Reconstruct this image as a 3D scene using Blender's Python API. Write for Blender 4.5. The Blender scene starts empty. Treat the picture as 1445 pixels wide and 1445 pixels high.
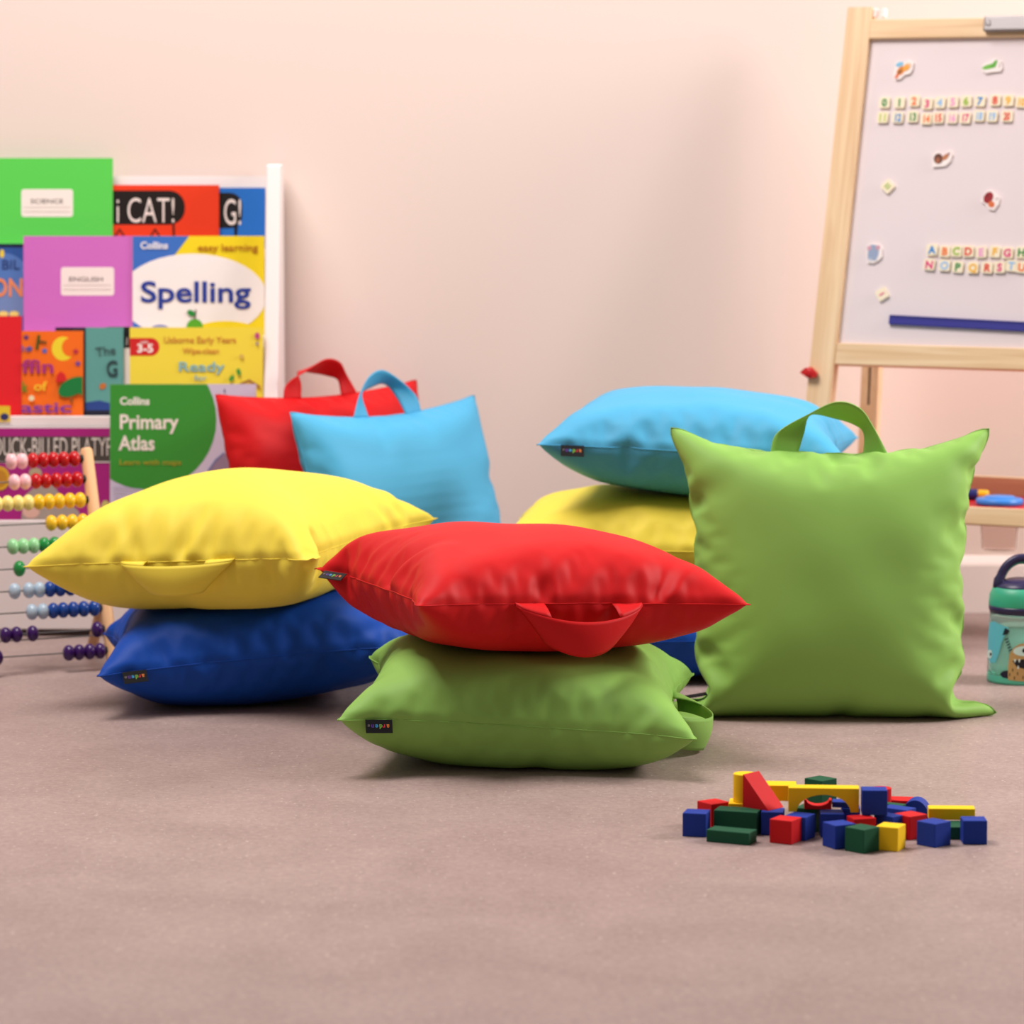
import bpy, bmesh, math, random
import numpy as np
from mathutils import Vector, Matrix, Euler

random.seed(7)
SC = bpy.context.scene
COL = SC.collection
PI = math.pi
# ------------------------------------------------------------------ camera geometry (photo frame 1445 x 1445)
FPX, CX, HOR, CAMZ = 4900.0, 722.5, 200.0, 0.81
PITCH = math.atan((CX - HOR) / FPX)
FWD = Vector((0, math.cos(PITCH), -math.sin(PITCH)))
UPV = Vector((0, math.sin(PITCH), math.cos(PITCH)))
CAM = Vector((0, 0, CAMZ))
def ray(px, py):
    return (Vector((1, 0, 0)) * ((px - CX) / FPX) + UPV * ((CX - py) / FPX) + FWD)
def at_y(px, py, Y):
    d = ray(px, py); return CAM + d * (Y / d.y)
def at_z(px, py, z=0.0):
    d = ray(px, py); return CAM + d * ((z - CAMZ) / d.z)
def on_plane(px, py, p, n):
    d = ray(px, py); return CAM + d * ((p - CAM).dot(n) / d.dot(n))

# ------------------------------------------------------------------ materials
def lin(c):
    return tuple((x / 12.92 if x <= 0.04045 else ((x + 0.055) / 1.055) ** 2.4) for x in (v / 255.0 for v in c))
def mat(name, rgb, rough=0.5, spec=0.5, metal=0.0, bump=None, sheen=0.0, trans=0.0, ior=1.45, coat=0.0, vary=None):
    m = bpy.data.materials.new(name); m.use_nodes = True
    nt = m.node_tree; b = nt.nodes['Principled BSDF']
    col = lin(rgb) + (1.0,)
    b.inputs['Base Color'].default_value = col
    b.inputs['Roughness'].default_value = rough
    b.inputs['Specular IOR Level'].default_value = spec
    b.inputs['Metallic'].default_value = metal
    b.inputs['IOR'].default_value = ior
    if sheen:
        b.inputs['Sheen Weight'].default_value = sheen
        b.inputs['Sheen Roughness'].default_value = 0.4
    if trans: b.inputs['Transmission Weight'].default_value = trans
    if coat:
        b.inputs['Coat Weight'].default_value = coat
        b.inputs['Coat Roughness'].default_value = 0.12
    tc = nt.nodes.new('ShaderNodeTexCoord')
    if bump:
        sc, st, dist = bump
        n = nt.nodes.new('ShaderNodeTexNoise'); n.inputs['Scale'].default_value = sc; n.inputs['Detail'].default_value = 3
        bp = nt.nodes.new('ShaderNodeBump'); bp.inputs['Strength'].default_value = st; bp.inputs['Distance'].default_value = dist
        nt.links.new(tc.outputs['Object'], n.inputs['Vector'])
        nt.links.new(n.outputs['Fac'], bp.inputs['Height']); nt.links.new(bp.outputs['Normal'], b.inputs['Normal'])
    if vary:
        sc, rgb2, fac = vary
        n = nt.nodes.new('ShaderNodeTexNoise'); n.inputs['Scale'].default_value = sc; n.inputs['Detail'].default_value = 4
        nt.links.new(tc.outputs['Object'], n.inputs['Vector'])
        r = nt.nodes.new('ShaderNodeValToRGB')
        r.color_ramp.elements[0].position = 0.5 - fac; r.color_ramp.elements[1].position = 0.5 + fac
        r.color_ramp.elements[0].color = col; r.color_ramp.elements[1].color = lin(rgb2) + (1,)
        nt.links.new(n.outputs['Fac'], r.inputs['Fac']); nt.links.new(r.outputs['Color'], b.inputs['Base Color'])
    return m
_mc = {}
def flat(rgb, rough=0.5, spec=0.4):
    k = (tuple(rgb), rough, spec)
    if k not in _mc: _mc[k] = mat('print_%d_%d_%d' % tuple(rgb), rgb, rough, spec)
    return _mc[k]
def fabric(name, rgb):
    return mat(name, rgb, rough=0.55, spec=0.2, bump=(1400, 0.12, 0.0006), sheen=0.0)
F_RED = fabric('red_nylon', (202, 22, 26))
F_YEL = fabric('yellow_nylon', (242, 220, 80))
F_GRN = fabric('lime_nylon', (138, 186, 90))
F_LBL = fabric('sky_blue_nylon', (80, 170, 212))
F_BLU = fabric('royal_blue_nylon', (18, 72, 168))

def wood(name, c1, c2, axis='Z', scale=1.0, rough=0.5):
    m = bpy.data.materials.new(name); m.use_nodes = True
    nt = m.node_tree; b = nt.nodes['Principled BSDF']; b.inputs['Roughness'].default_value = rough
    b.inputs['Specular IOR Level'].default_value = 0.35
    tc = nt.nodes.new('ShaderNodeTexCoord'); mp = nt.nodes.new('ShaderNodeMapping')
    s = {'X': (2.5, 60, 60), 'Y': (60, 2.5, 60), 'Z': (60, 60, 2.5)}[axis]
    mp.inputs['Scale'].default_value = tuple(v * scale for v in s)
    n = nt.nodes.new('ShaderNodeTexNoise'); n.inputs['Scale'].default_value = 1.3; n.inputs['Detail'].default_value = 5
    n.inputs['Distortion'].default_value = 0.6
    r = nt.nodes.new('ShaderNodeValToRGB')
    r.color_ramp.elements[0].position = 0.33; r.color_ramp.elements[1].position = 0.68
    r.color_ramp.elements[0].color = lin(c1) + (1,); r.color_ramp.elements[1].color = lin(c2) + (1,)
    nt.links.new(tc.outputs['Object'], mp.inputs['Vector']); nt.links.new(mp.outputs['Vector'], n.inputs['Vector'])
    nt.links.new(n.outputs['Fac'], r.inputs['Fac']); nt.links.new(r.outputs['Color'], b.inputs['Base Color'])
    return m
PINE_Z = wood('pine_upright', (222, 184, 140), (242, 214, 174), 'Z')
PINE_X = wood('pine_rail', (222, 186, 142), (242, 214, 174), 'X')
BEECH = wood('beech_dowel', (222, 172, 124), (236, 192, 146), 'Z', 0.7)
WHITE_PAINT = mat('white_melamine', (240, 232, 230), 0.4, 0.4)
PAPER = mat('book_paper', (236, 228, 216), 0.8, 0.2)
STEEL = mat('bright_steel', (150, 146, 146), 0.38, 0.5, metal=1.0)
WIRE = mat('dull_steel_wire', (118, 116, 116), 0.5, 0.4, metal=0.4)
BLACK_RUBBER = mat('black_rubber', (18, 16, 18), 0.6)

# ------------------------------------------------------------------ mesh helpers
class MB:
    def __init__(s): s.v = []; s.f = []; s.sm = []
    def add(s, vs, fs, smooth=False):
        o = len(s.v); s.v += [tuple(v) for v in vs]; s.f += [tuple(i + o for i in f) for f in fs]; s.sm += [smooth] * len(fs)
    def box(s, x0, x1, y0, y1, z0, z1, M=None):
        vs = [Vector((x, y, z)) for z in (z0, z1) for y in (y0, y1) for x in (x0, x1)]
        if M is not None: vs = [M @ v for v in vs]
        s.add(vs, [(0, 2, 3, 1), (4, 5, 7, 6), (0, 1, 5, 4), (2, 6, 7, 3), (0, 4, 6, 2), (1, 3, 7, 5)])
    def prism(s, pts, y0, y1, M=None, smooth=False):
        # polygon in local x,z ; extruded along y (front at y0)
        n = len(pts)
        vs = [Vector((x, y0, z)) for x, z in pts] + [Vector((x, y1, z)) for x, z in pts]
        if M is not None: vs = [M @ v for v in vs]
        s.add(vs, [tuple(range(n))[::1], tuple(range(2 * n - 1, n - 1, -1))])
        s.add(vs, [(i, i + n, (i + 1) % n + n, (i + 1) % n) for i in range(n)], smooth)
    def lathe(s, prof, n=32, M=None, smooth=True):
        vs = []; fs = []
        for r, z in prof:
            for k in range(n):
                a = 2 * PI * k / n; vs.append(Vector((r * math.cos(a), r * math.sin(a), z)))
        for j in range(len(prof) - 1):
            for k in range(n):
                a = j * n + k; b = j * n + (k + 1) % n
                fs.append((a, b, b + n, a + n))
        if M is not None: vs = [M @ v for v in vs]
        s.add(vs, fs, smooth)
        s.add([], [])
        o = len(s.v) - len(vs)
        s.f.append(tuple(o + k for k in range(n))[::-1]); s.sm.append(False)
        s.f.append(tuple(o + (len(prof) - 1) * n + k for k in range(n))); s.sm.append(False)
    def tube(s, pts, r, n=10, closed=False):
        pts = [Vector(p) for p in pts]; m = len(pts); vs = []; fs = []
        prev = None
        for i, p in enumerate(pts):
            a = pts[(i - 1) % m] if (closed or i > 0) else p
            b = pts[(i + 1) % m] if (closed or i < m - 1) else p
            t = (b - a).normalized()
            if prev is None:
                u = t.orthogonal().normalized()
            else:
                u = (prev - t * prev.dot(t)).normalized()
            prev = u; w = t.cross(u)
            rr = r[i] if isinstance(r, (list, tuple)) else r
            for k in range(n):
                an = 2 * PI * k / n
                vs.append(p + u * (rr * math.cos(an)) + w * (rr * math.sin(an)))
        for i in range(m if closed else m - 1):
            for k in range(n):
                a = i * n + k; b = i * n + (k + 1) % n; j = ((i + 1) % m) * n
                fs.append((a, b, j + (k + 1) % n, j + k))
        if not closed:
            fs.append(tuple(range(n))[::-1]); fs.append(tuple((m - 1) * n + k for k in range(n)))
        s.add(vs, fs, True)
    def build(s, name, material, parent=None, bevel=None, loc=None, rot=None, seg=2):
        me = bpy.data.meshes.new(name); me.from_pydata(s.v, [], s.f)
        me.polygons.foreach_set('use_smooth', s.sm)
        bm = bmesh.new(); bm.from_mesh(me); bmesh.ops.recalc_face_normals(bm, faces=bm.faces); bm.to_mesh(me); bm.free()
        me.materials.append(material); me.update()
        o = bpy.data.objects.new(name, me); COL.objects.link(o)
        if parent is not None: o.parent = parent
        if loc is not None: o.location = loc
        if rot is not None: o.rotation_euler = rot
        if bevel:
            md = o.modifiers.new('bevel', 'BEVEL'); md.width = bevel; md.segments = seg; md.limit_method = 'ANGLE'; md.angle_limit = 0.6
        return o
def tag(o, label=None, cat=None, group=None, kind=None):
    if label: o['label'] = label
    if cat: o['category'] = cat
    if group: o['group'] = group
    if kind: o['kind'] = kind
    return o
def empty(name, loc, label=None, cat=None, group=None, M=None):
    o = bpy.data.objects.new(name, None); COL.objects.link(o); o.empty_display_size = 0.02
    if M is not None: o.matrix_world = Matrix.Translation(Vector(loc)) @ M.to_4x4()
    else: o.location = loc
    return tag(o, label, cat, group)
def poly_obj(name, pts, y, material, parent, th=0.0003):
    """flat printed shape in a parent's local x,z plane, front at y"""
    b = MB(); b.prism(pts, y - th, y); return b.build(name, material, parent)
def ell(cx, cz, rx, rz, n=36, a0=0, a1=2 * PI, rot=0.0):
    out = []
    full = abs(a1 - a0 - 2 * PI) < 1e-6
    for k in range(n):
        a = a0 + (a1 - a0) * k / (n if full else n - 1)
        x = rx * math.cos(a); z = rz * math.sin(a)
        out.append((cx + x * math.cos(rot) - z * math.sin(rot), cz + x * math.sin(rot) + z * math.cos(rot)))
    return out
def rrect(x0, x1, z0, z1, r, n=5):
    out = []
    for cx, cz, a in ((x1 - r, z1 - r, 0), (x0 + r, z1 - r, PI / 2), (x0 + r, z0 + r, PI), (x1 - r, z0 + r, 1.5 * PI)):
        for k in range(n + 1):
            t = a + PI / 2 * k / n; out.append((cx + r * math.cos(t), cz + r * math.sin(t)))
    return out
def clip(poly, x0, x1, z0, z1):
    def half(p, ins, inter):
        out = []
        for i in range(len(p)):
            a, b = p[i], p[(i + 1) % len(p)]
            if ins(a):
                out.append(a)
                if not ins(b): out.append(inter(a, b))
            elif ins(b): out.append(inter(a, b))
        return out
    def ix(x): return lambda a, b: (x, a[1] + (b[1] - a[1]) * (x - a[0]) / (b[0] - a[0]))
    def iz(z): return lambda a, b: (a[0] + (b[0] - a[0]) * (z - a[1]) / (b[1] - a[1]), z)
    for ins, it in ((lambda p: p[0] >= x0, ix(x0)), (lambda p: p[0] <= x1, ix(x1)), (lambda p: p[1] >= z0, iz(z0)), (lambda p: p[1] <= z1, iz(z1))):
        poly = half(poly, ins, it)
        if len(poly) < 3: return []
    return poly
def text_obj(name, s, size, material, parent, x, z, y, bold=0.0, align='LEFT', sx=1.0, rot=0.0, width=None, clipbox=None):
    cu = bpy.data.curves.new(name, 'FONT'); cu.body = s; cu.size = size; cu.align_x = align
    cu.offset = bold * size; cu.resolution_u = 4; cu.extrude = 0.00015
    tmp = bpy.data.objects.new(name, cu); COL.objects.link(tmp)
    dg = bpy.context.evaluated_depsgraph_get(); dg.update()
    me = bpy.data.meshes.new_from_object(tmp.evaluated_get(dg))
    bpy.data.objects.remove(tmp); bpy.data.curves.remove(cu)
    w = max([v.co.x for v in me.vertices] + [1e-6]) - min([v.co.x for v in me.vertices] + [0])
    k = sx if width is None else width / w
    if clipbox:
        bm = bmesh.new(); bm.from_mesh(me)
        x0, x1, z0, z1 = clipbox
        for co, no in (((x0 - x) / k, (-1, 0, 0)), ((x1 - x) / k, (1, 0, 0))):
            bmesh.ops.bisect_plane(bm, geom=bm.verts[:] + bm.edges[:] + bm.faces[:], plane_co=(co, 0, 0), plane_no=no, clear_outer=True)
        for co, no in ((z0 - z, (0, -1, 0)), (z1 - z, (0, 1, 0))):
            bmesh.ops.bisect_plane(bm, geom=bm.verts[:] + bm.edges[:] + bm.faces[:], plane_co=(0, co, 0), plane_no=no, clear_outer=True)
        bm.to_mesh(me); bm.free()
    for v in me.vertices:
        a, b = v.co.x * k, v.co.y
        c, t = math.cos(rot), math.sin(rot)
        v.co = Vector((x + a * c - b * t, y - v.co.z, z + a * t + b * c))
    me.materials.clear(); me.materials.append(material)
    o = bpy.data.objects.new(name, me); COL.objects.link(o); o.parent = parent
    return o

# ================================================================== THE ROOM
WALL_Y = 5.97
fm = bpy.data.materials.new('grey_brown_vinyl_floor'); fm.use_nodes = True
nt = fm.node_tree; bs = nt.nodes['Principled BSDF']
tc = nt.nodes.new('ShaderNodeTexCoord')
def noise(scale, detail, rough=0.6, dist=0.0):
    n = nt.nodes.new('ShaderNodeTexNoise'); n.inputs['Scale'].default_value = scale; n.inputs['Detail'].default_value = detail
    n.inputs['Roughness'].default_value = rough; n.inputs['Distortion'].default_value = dist
    nt.links.new(tc.outputs['Object'], n.inputs['Vector']); return n
def ramp(src, stops):
    r = nt.nodes.new('ShaderNodeValToRGB')
    while len(r.color_ramp.elements) < len(stops): r.color_ramp.elements.new(0.5)
    for e, (p, c) in zip(r.color_ramp.elements, stops):
        e.position = p; e.color = (lin(c) + (1,)) if len(c) == 3 else c
    nt.links.new(src, r.inputs['Fac']); return r
def mix(fac, a, b, mode='MIX'):
    m = nt.nodes.new('ShaderNodeMix'); m.data_type = 'RGBA'; m.blend_type = mode
    if isinstance(fac, float): m.inputs[0].default_value = fac
    else: nt.links.new(fac, m.inputs[0])
    nt.links.new(a, m.inputs[6]); nt.links.new(b, m.inputs[7]); return m.outputs[2]
r1 = ramp(noise(7, 6, 0.65, 0.4).outputs['Fac'], [(0.36, (150, 129, 125)), (0.66, (170, 149, 144))])
r2 = ramp(noise(110, 6, 0.75).outputs['Fac'], [(0.35, (128, 110, 105)), (0.66, (184, 163, 158))])
c12 = mix(0.42, r1.outputs['Color'], r2.outputs['Color'])
r3 = ramp(noise(170, 2, 0.5).outputs['Fac'], [(0.67, (0, 0, 0, 1)), (0.72, (1, 1, 1, 1))])
lightc = nt.nodes.new('ShaderNodeRGB'); lightc.outputs[0].default_value = lin((206, 190, 180)) + (1,)
c3 = mix(r3.outputs['Color'], c12, lightc.outputs[0])
r4 = ramp(noise(120, 3, 0.6).outputs['Fac'], [(0.27, (1, 1, 1, 1)), (0.33, (0, 0, 0, 1))])
darkc = nt.nodes.new('ShaderNodeRGB'); darkc.outputs[0].default_value = lin((112, 96, 90)) + (1,)
c4 = mix(r4.outputs['Color'], c3, darkc.outputs[0])
nt.links.new(c4, bs.inputs['Base Color'])
bs.inputs['Roughness'].default_value = 0.46; bs.inputs['Specular IOR Level'].default_value = 0.35
bp = nt.nodes.new('ShaderNodeBump'); bp.inputs['Strength'].default_value = 0.25; bp.inputs['Distance'].default_value = 0.001
nt.links.new(r2.outputs['Color'], bp.inputs['Height']); nt.links.new(bp.outputs['Normal'], bs.inputs['Normal'])

b = MB(); b.box(-4, 4, -1.5, WALL_Y + 0.12, -0.06, 0); tag(b.build('floor', fm), 'grey brown speckled vinyl floor', kind='structure')
WALLM = mat('pale_peach_wall_paint', (236, 219, 210), 0.75, 0.2, bump=(220, 0.05, 0.0008))
b = MB(); b.box(-4, 4, WALL_Y, WALL_Y + 0.12, 0, 2.7); tag(b.build('wall_back', WALLM), 'plain pale peach painted wall', kind='structure')
SKIRT = mat('white_gloss_skirting', (248, 238, 233), 0.35, 0.5)
b = MB()
prof = [(0, 0), (0.018, 0), (0.018, 0.082), (0.016, 0.086), (0.003, 0.098), (0, 0.098)]
vs = [Vector((x, WALL_Y - d, z)) for x in (-4, 4) for d, z in prof]; n = len(prof)
b.add(vs, [tuple(range(n)), tuple(range(2 * n - 1, n - 1, -1))] + [(i, (i + 1) % n, (i + 1) % n + n, i + n) for i in range(n)])
tag(b.build('baseboard_back', SKIRT), 'white skirting board along the peach wall', kind='structure')

# ================================================================== CUSHIONS (cloth relaxation of two sewn square panels)
GN = 52
FLAT = 0.476
SEAM = 0.985
_topo = {}
def topo():
    if _topo: return _topo
    N = GN
    top = np.arange(N * N).reshape(N, N)           # [ix, iy]
    bot = top.copy(); k = N * N
    for i in range(1, N - 1):
        for j in range(1, N - 1):
            bot[i, j] = k; k += 1
    h = FLAT / (N - 1)
    edges = {}
    def E(a, b, L, c):
        a, b = int(a), int(b)
        key = (min(a, b), max(a, b))
        if a != b and key not in edges: edges[key] = (L, c)
    for g in (top, bot):
        for i in range(N):
            for j in range(N):
                if i + 1 < N: E(g[i, j], g[i + 1, j], h * (SEAM if j in (0, N - 1) else 1), 0.0)
                if j + 1 < N: E(g[i, j], g[i, j + 1], h * (SEAM if i in (0, N - 1) else 1), 0.0)
                if i + 1 < N and j + 1 < N:
                    E(g[i, j], g[i + 1, j + 1], h * 1.41421356, 0.35); E(g[i + 1, j], g[i, j + 1], h * 1.41421356, 0.35)
                if i + 2 < N: E(g[i, j], g[i + 2, j], 2 * h, 0.90)
                if j + 2 < N: E(g[i, j], g[i, j + 2], 2 * h, 0.90)
                if i + 4 < N and j % 2 == 0: E(g[i, j], g[i + 4, j], 4 * h, 0.965)
                if j + 4 < N and i % 2 == 0: E(g[i, j], g[i, j + 4], 4 * h, 0.965)
    masks = [0] * k; cols = []
    for (a, b2), (L, c) in edges.items():
        m = masks[a] | masks[b2]; q = 0
        while m >> q & 1: q += 1
        masks[a] |= 1 << q; masks[b2] |= 1 << q
        while len(cols) <= q: cols.append([])
        cols[q].append((a, b2, L, c))
    batches = []
    for cc in cols:
        arr = np.array(cc); batches.append((arr[:, 0].astype(int), arr[:, 1].astype(int), arr[:, 2], 1 - arr[:, 3]))
    quads = []
    for i in range(N - 1):
        for j in range(N - 1):
            quads.append((top[i, j], top[i + 1, j], top[i + 1, j + 1], top[i, j + 1]))
            quads.append((bot[i, j], bot[i, j + 1], bot[i + 1, j + 1], bot[i + 1, j]))
    Q = np.array(quads)
    tris = np.concatenate([Q[:, [0, 1, 2]], Q[:, [0, 2, 3]]])
    flat0 = np.zeros((k, 3))
    xs = np.linspace(-FLAT / 2, FLAT / 2, N)
    X, Y = np.meshgrid(xs, xs, indexing='ij')
    flat0[bot.ravel(), 0] = X.ravel(); flat0[bot.ravel(), 1] = Y.ravel()
    flat0[top.ravel(), 0] = X.ravel(); flat0[top.ravel(), 1] = Y.ravel()
    sgn = np.zeros(k); sgn[bot.ravel()] = -1; sgn[top.ravel()] = 1
    bd = np.unique(np.concatenate([top[0], top[-1], top[:, 0], top[:, -1]])); sgn[bd] = 0
    _topo.update(N=N, top=top, bot=bot, n=k, batches=batches, quads=Q, tris=tris, flat=flat0, sgn=sgn, bd=bd)
    return _topo
def frame(yaw, roll=0.0, pitch=0.0):
    """columns: handle direction, side direction, panel normal"""
    return np.array((Matrix.Rotation(roll, 3, 'Y') @ Matrix.Rotation(pitch, 3, 'X') @ Matrix.Rotation(yaw, 3, 'Z')))
def height_field(x):
    """top surface of a finished cushion, sampled on a 1 cm grid"""
    t = topo(); g = x[t['top']]
    x0, y0 = g[..., 0].min() - 0.02, g[..., 1].min() - 0.02
    nx = int((g[..., 0].max() + 0.02 - x0) / 0.01) + 2; ny = int((g[..., 1].max() + 0.02 - y0) / 0.01) + 2
    H = np.full((nx, ny), -1.0)
    for a in np.linspace(0, 1, 4)[:-1]:
        for c in np.linspace(0, 1, 4)[:-1]:
            p = (g[:-1, :-1] * (1 - a) * (1 - c) + g[1:, :-1] * a * (1 - c) + g[:-1, 1:] * (1 - a) * c + g[1:, 1:] * a * c).reshape(-1, 3)
            np.maximum.at(H, (((p[:, 0] - x0) / 0.01).astype(int), ((p[:, 1] - y0) / 0.01).astype(int)), p[:, 2])
    return x0, y0, H
def simulate(seed, R, c, vol, floor=0.0, hf=None, planes=(), press=None, steps=520, sag=0.0, spin=True, drop=0.0, tuck=()):
    c_end = np.asarray(c, float); c = c_end + np.array([0, 0, drop])
    t = topo(); rng = np.random.default_rng(seed)
    R = np.asarray(R)
    n = t['n']; fl = t['flat']
    loc = fl.copy()
    loc[:, 2] = t['sgn'] * 0.012 * np.cos(loc[:, 0] * PI / FLAT) * np.cos(loc[:, 1] * PI / FLAT)
    bump = np.zeros(n)
    for _ in range(26):
        k = rng.normal(0, 22, 2); ph = rng.uniform(0, 6.28); bump += np.sin(fl[:, 0] * k[0] + fl[:, 1] * k[1] + ph + t['sgn'] * rng.uniform(0, 2)) * 0.0007
    loc[:, 2] += bump
    x = loc @ R.T + c; xo = x.copy()
    tri = t['tris']; grav = np.array([0, 0, -sag])
    rest = fl - fl.mean(0)
    for s in range(steps):
        ramp_ = min(1.0, (s + 1) / (steps * 0.35))
        if drop:
            cn = c_end + np.array([0, 0, drop * (1 - min(1.0, max(0.0, (s / steps - 0.4) / 0.3)))])
            x = x + (cn - c); xo = xo + (cn - c); c = cn
        damp = 0.93 if s < steps * 0.8 else 0.8
        p = x + damp * (x - xo) + grav
        # volume
        for _ in range(2):
            q = p - c
            a, b2, d = q[tri[:, 0]], q[tri[:, 1]], q[tri[:, 2]]
            ca, cb, cd = np.cross(b2, d), np.cross(d, a), np.cross(a, b2)
            V = (a * ca).sum() / 6
            g = np.zeros((n, 3))
            for kk in range(3):
                g[:, kk] = (np.bincount(tri[:, 0], ca[:, kk], n) + np.bincount(tri[:, 1], cb[:, kk], n) + np.bincount(tri[:, 2], cd[:, kk], n)) / 6
            den = (g * g).sum()
            p = p + g * (0.6 * (vol * ramp_ - V) / den)
        for (i, j, L, st) in t['batches']:
            dv = p[i] - p[j]; l = np.sqrt((dv * dv).sum(1)) + 1e-9
            w = (0.5 * st * (l - L) / l)[:, None] * dv
            p[i] -= w; p[j] += w
        # contacts
        if floor is not None:
            m = p[:, 2] < floor; p[m, 2] = floor
            p[m, :2] = x[m, :2] + 0.4 * (p[m, :2] - x[m, :2])
        if hf is not None:
            x0, y0, H = hf
            u = (p[:, 0] - x0) / 0.01 - 0.5; v = (p[:, 1] - y0) / 0.01 - 0.5
            iu = np.clip(u.astype(int), 0, H.shape[0] - 2); iv = np.clip(v.astype(int), 0, H.shape[1] - 2)
            ins = (u >= 0) & (v >= 0) & (u < H.shape[0] - 1) & (v < H.shape[1] - 1)
            fu, fv = np.clip(u - iu, 0, 1), np.clip(v - iv, 0, 1)
            hh = H[iu, iv] * (1 - fu) * (1 - fv) + H[iu + 1, iv] * fu * (1 - fv) + H[iu, iv + 1] * (1 - fu) * fv + H[iu + 1, iv + 1] * fu * fv
            m = ins & (p[:, 2] < hh + 0.0025) & (hh > 0) ; p[m, 2] += 0.6 * (hh[m] + 0.0025 - p[m, 2])
        for (pp, nn) in planes:
            d = (p - np.asarray(pp)) @ np.asarray(nn); m = d < 0
            p[m] -= d[m][:, None] * np.asarray(nn)
        if press is not None:      # the weight of the cushion above, a soft round dent
            (cx_, cy_, zc, rad) = press
            rr = np.hypot(p[:, 0] - cx_, p[:, 1] - cy_)
            lim = zc + (rr / rad) ** 2 * 0.05
            m = (p[:, 2] > lim) & (rr < rad * 1.6); p[m, 2] += 0.5 * (lim[m] - p[m, 2])
        for (ci, cj, am) in tuck:      # a corner pushed in towards the filling
            cv = t['top'][-ci, -cj]; dd = np.linalg.norm(fl - fl[cv], axis=1)
            tgt = np.array(fl[cv]) * (1 - am / 0.33); tgt = R @ tgt + c
            f = np.clip(1 - dd / 0.03, 0, 1)[:, None] * 0.5
            p += f * ((tgt - p[cv]) * np.array([1, 1, 0.3]))
        # keep the cushion where it lies
        mean = p.mean(0); sh = c - mean
        p += sh
        if spin and s % 4 == 0:
            A = (p - c).T @ rest
            a0, a1 = A[:, 0] / np.linalg.norm(A[:, 0]), A[:, 1] / np.linalg.norm(A[:, 1])
            a2 = np.cross(a0, a1)
            U, S, Vt = np.linalg.svd(np.column_stack([a0, a1, a2 / np.linalg.norm(a2)]))
            Rc = U @ Vt
            if np.linalg.det(Rc) > 0:
                dR = R @ Rc.T
                p = (p - c) @ dR.T + c; x = (x - c) @ dR.T + c
        xo, x = x, p
    return x
TAGCOL = [(226, 130, 60), (214, 48, 66), (120, 180, 70), (60, 150, 200), (96, 60, 150)]
TAG_BLACK = mat('black_woven_label', (16, 15, 18), 0.6, 0.3)
def dress(x, seed, handle=True, hf=None, extra=()):
    """fabric puckers running in from the seams and soft lumps of the filling"""
    t = topo(); rng = np.random.default_rng(100 + seed); fl = t['flat']; hl = FLAT / 2
    tri = t['tris']; fn = np.cross(x[tri[:, 1]] - x[tri[:, 0]], x[tri[:, 2]] - x[tri[:, 0]])
    nv = np.zeros_like(x)
    for k in range(3): np.add.at(nv, tri[:, k], fn)
    nv /= np.linalg.norm(nv, axis=1)[:, None] + 1e-12
    side = t['sgn']; edge = np.clip((hl - np.abs(fl).max(1)) / 0.05, 0, 1)
    d = np.zeros(len(x))
    for _ in range(14):
        ang = rng.uniform(0, PI); k = 2 * PI / rng.uniform(0.09, 0.26); ph = rng.uniform(0, 6.28)
        d += 0.0004 * np.sin(k * (fl[:, 0] * math.cos(ang) + fl[:, 1] * math.sin(ang)) + ph + side * rng.uniform(0, 3))
    d *= edge
    def pucker(e, s, sd, L, wdt, dep, slant):
        dx = {0: (hl - fl[:, 0], fl[:, 1]), 1: (fl[:, 0] + hl, fl[:, 1]), 2: (hl - fl[:, 1], fl[:, 0]), 3: (fl[:, 1] + hl, fl[:, 0])}[e]
        dist, al = dx
        a = al - s - slant * dist
        w = wdt * (0.6 + 1.1 * dist / L)
        prof = np.exp(-(a / w) ** 2) - 0.35 * np.exp(-((a - 1.9 * w) / w) ** 2)
        env = np.clip(dist / 0.012, 0, 1) * np.clip(1 - dist / L, 0, 1) ** 0.8
        return -dep * prof * env * (side == sd)
    for sd in (1, -1):
        for e in range(4):
            for _ in range(int(rng.integers(1, 4))):
                d += pucker(e, rng.uniform(-0.19, 0.19), sd, rng.uniform(0.05, 0.14), rng.uniform(0.009, 0.015), rng.uniform(0.003, 0.0065), rng.uniform(-0.5, 0.5))
        for (e, s, sd2, L, w_, dep, sl_) in extra:
            if sd2 == sd: d += pucker(e, s, sd, L, w_, dep, sl_)
        if handle:
            for s in (-0.05, 0.05): d += pucker(0, s, sd, 0.09, 0.013, 0.005, rng.uniform(-0.3, 0.3))
    de = hl - np.abs(fl).max(1)
    d += np.where(side > 0, 0.0026, 0.0014) * np.exp(-((de - 0.011) / 0.007) ** 2) * (side != 0)   # the panels roll over the seam
    p = x + nv * d[:, None]
    p[:, 2] = np.maximum(p[:, 2], 0.0004)
    if hf is not None:
        x0, y0, H = hf
        iu = np.clip(((p[:, 0] - x0) / 0.01).astype(int), 1, H.shape[0] - 2); iv = np.clip(((p[:, 1] - y0) / 0.01).astype(int), 1, H.shape[1] - 2)
        hh = np.max([H[iu + a, iv + b] for a in (-1, 0, 1) for b in (-1, 0, 1)], axis=0)
        m = (side < 0) & (hh > 0) & (p[:, 2] < hh + 0.002) & (hh - p[:, 2] < 0.03)
        p[m, 2] = hh[m] + 0.002
    return p
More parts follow.
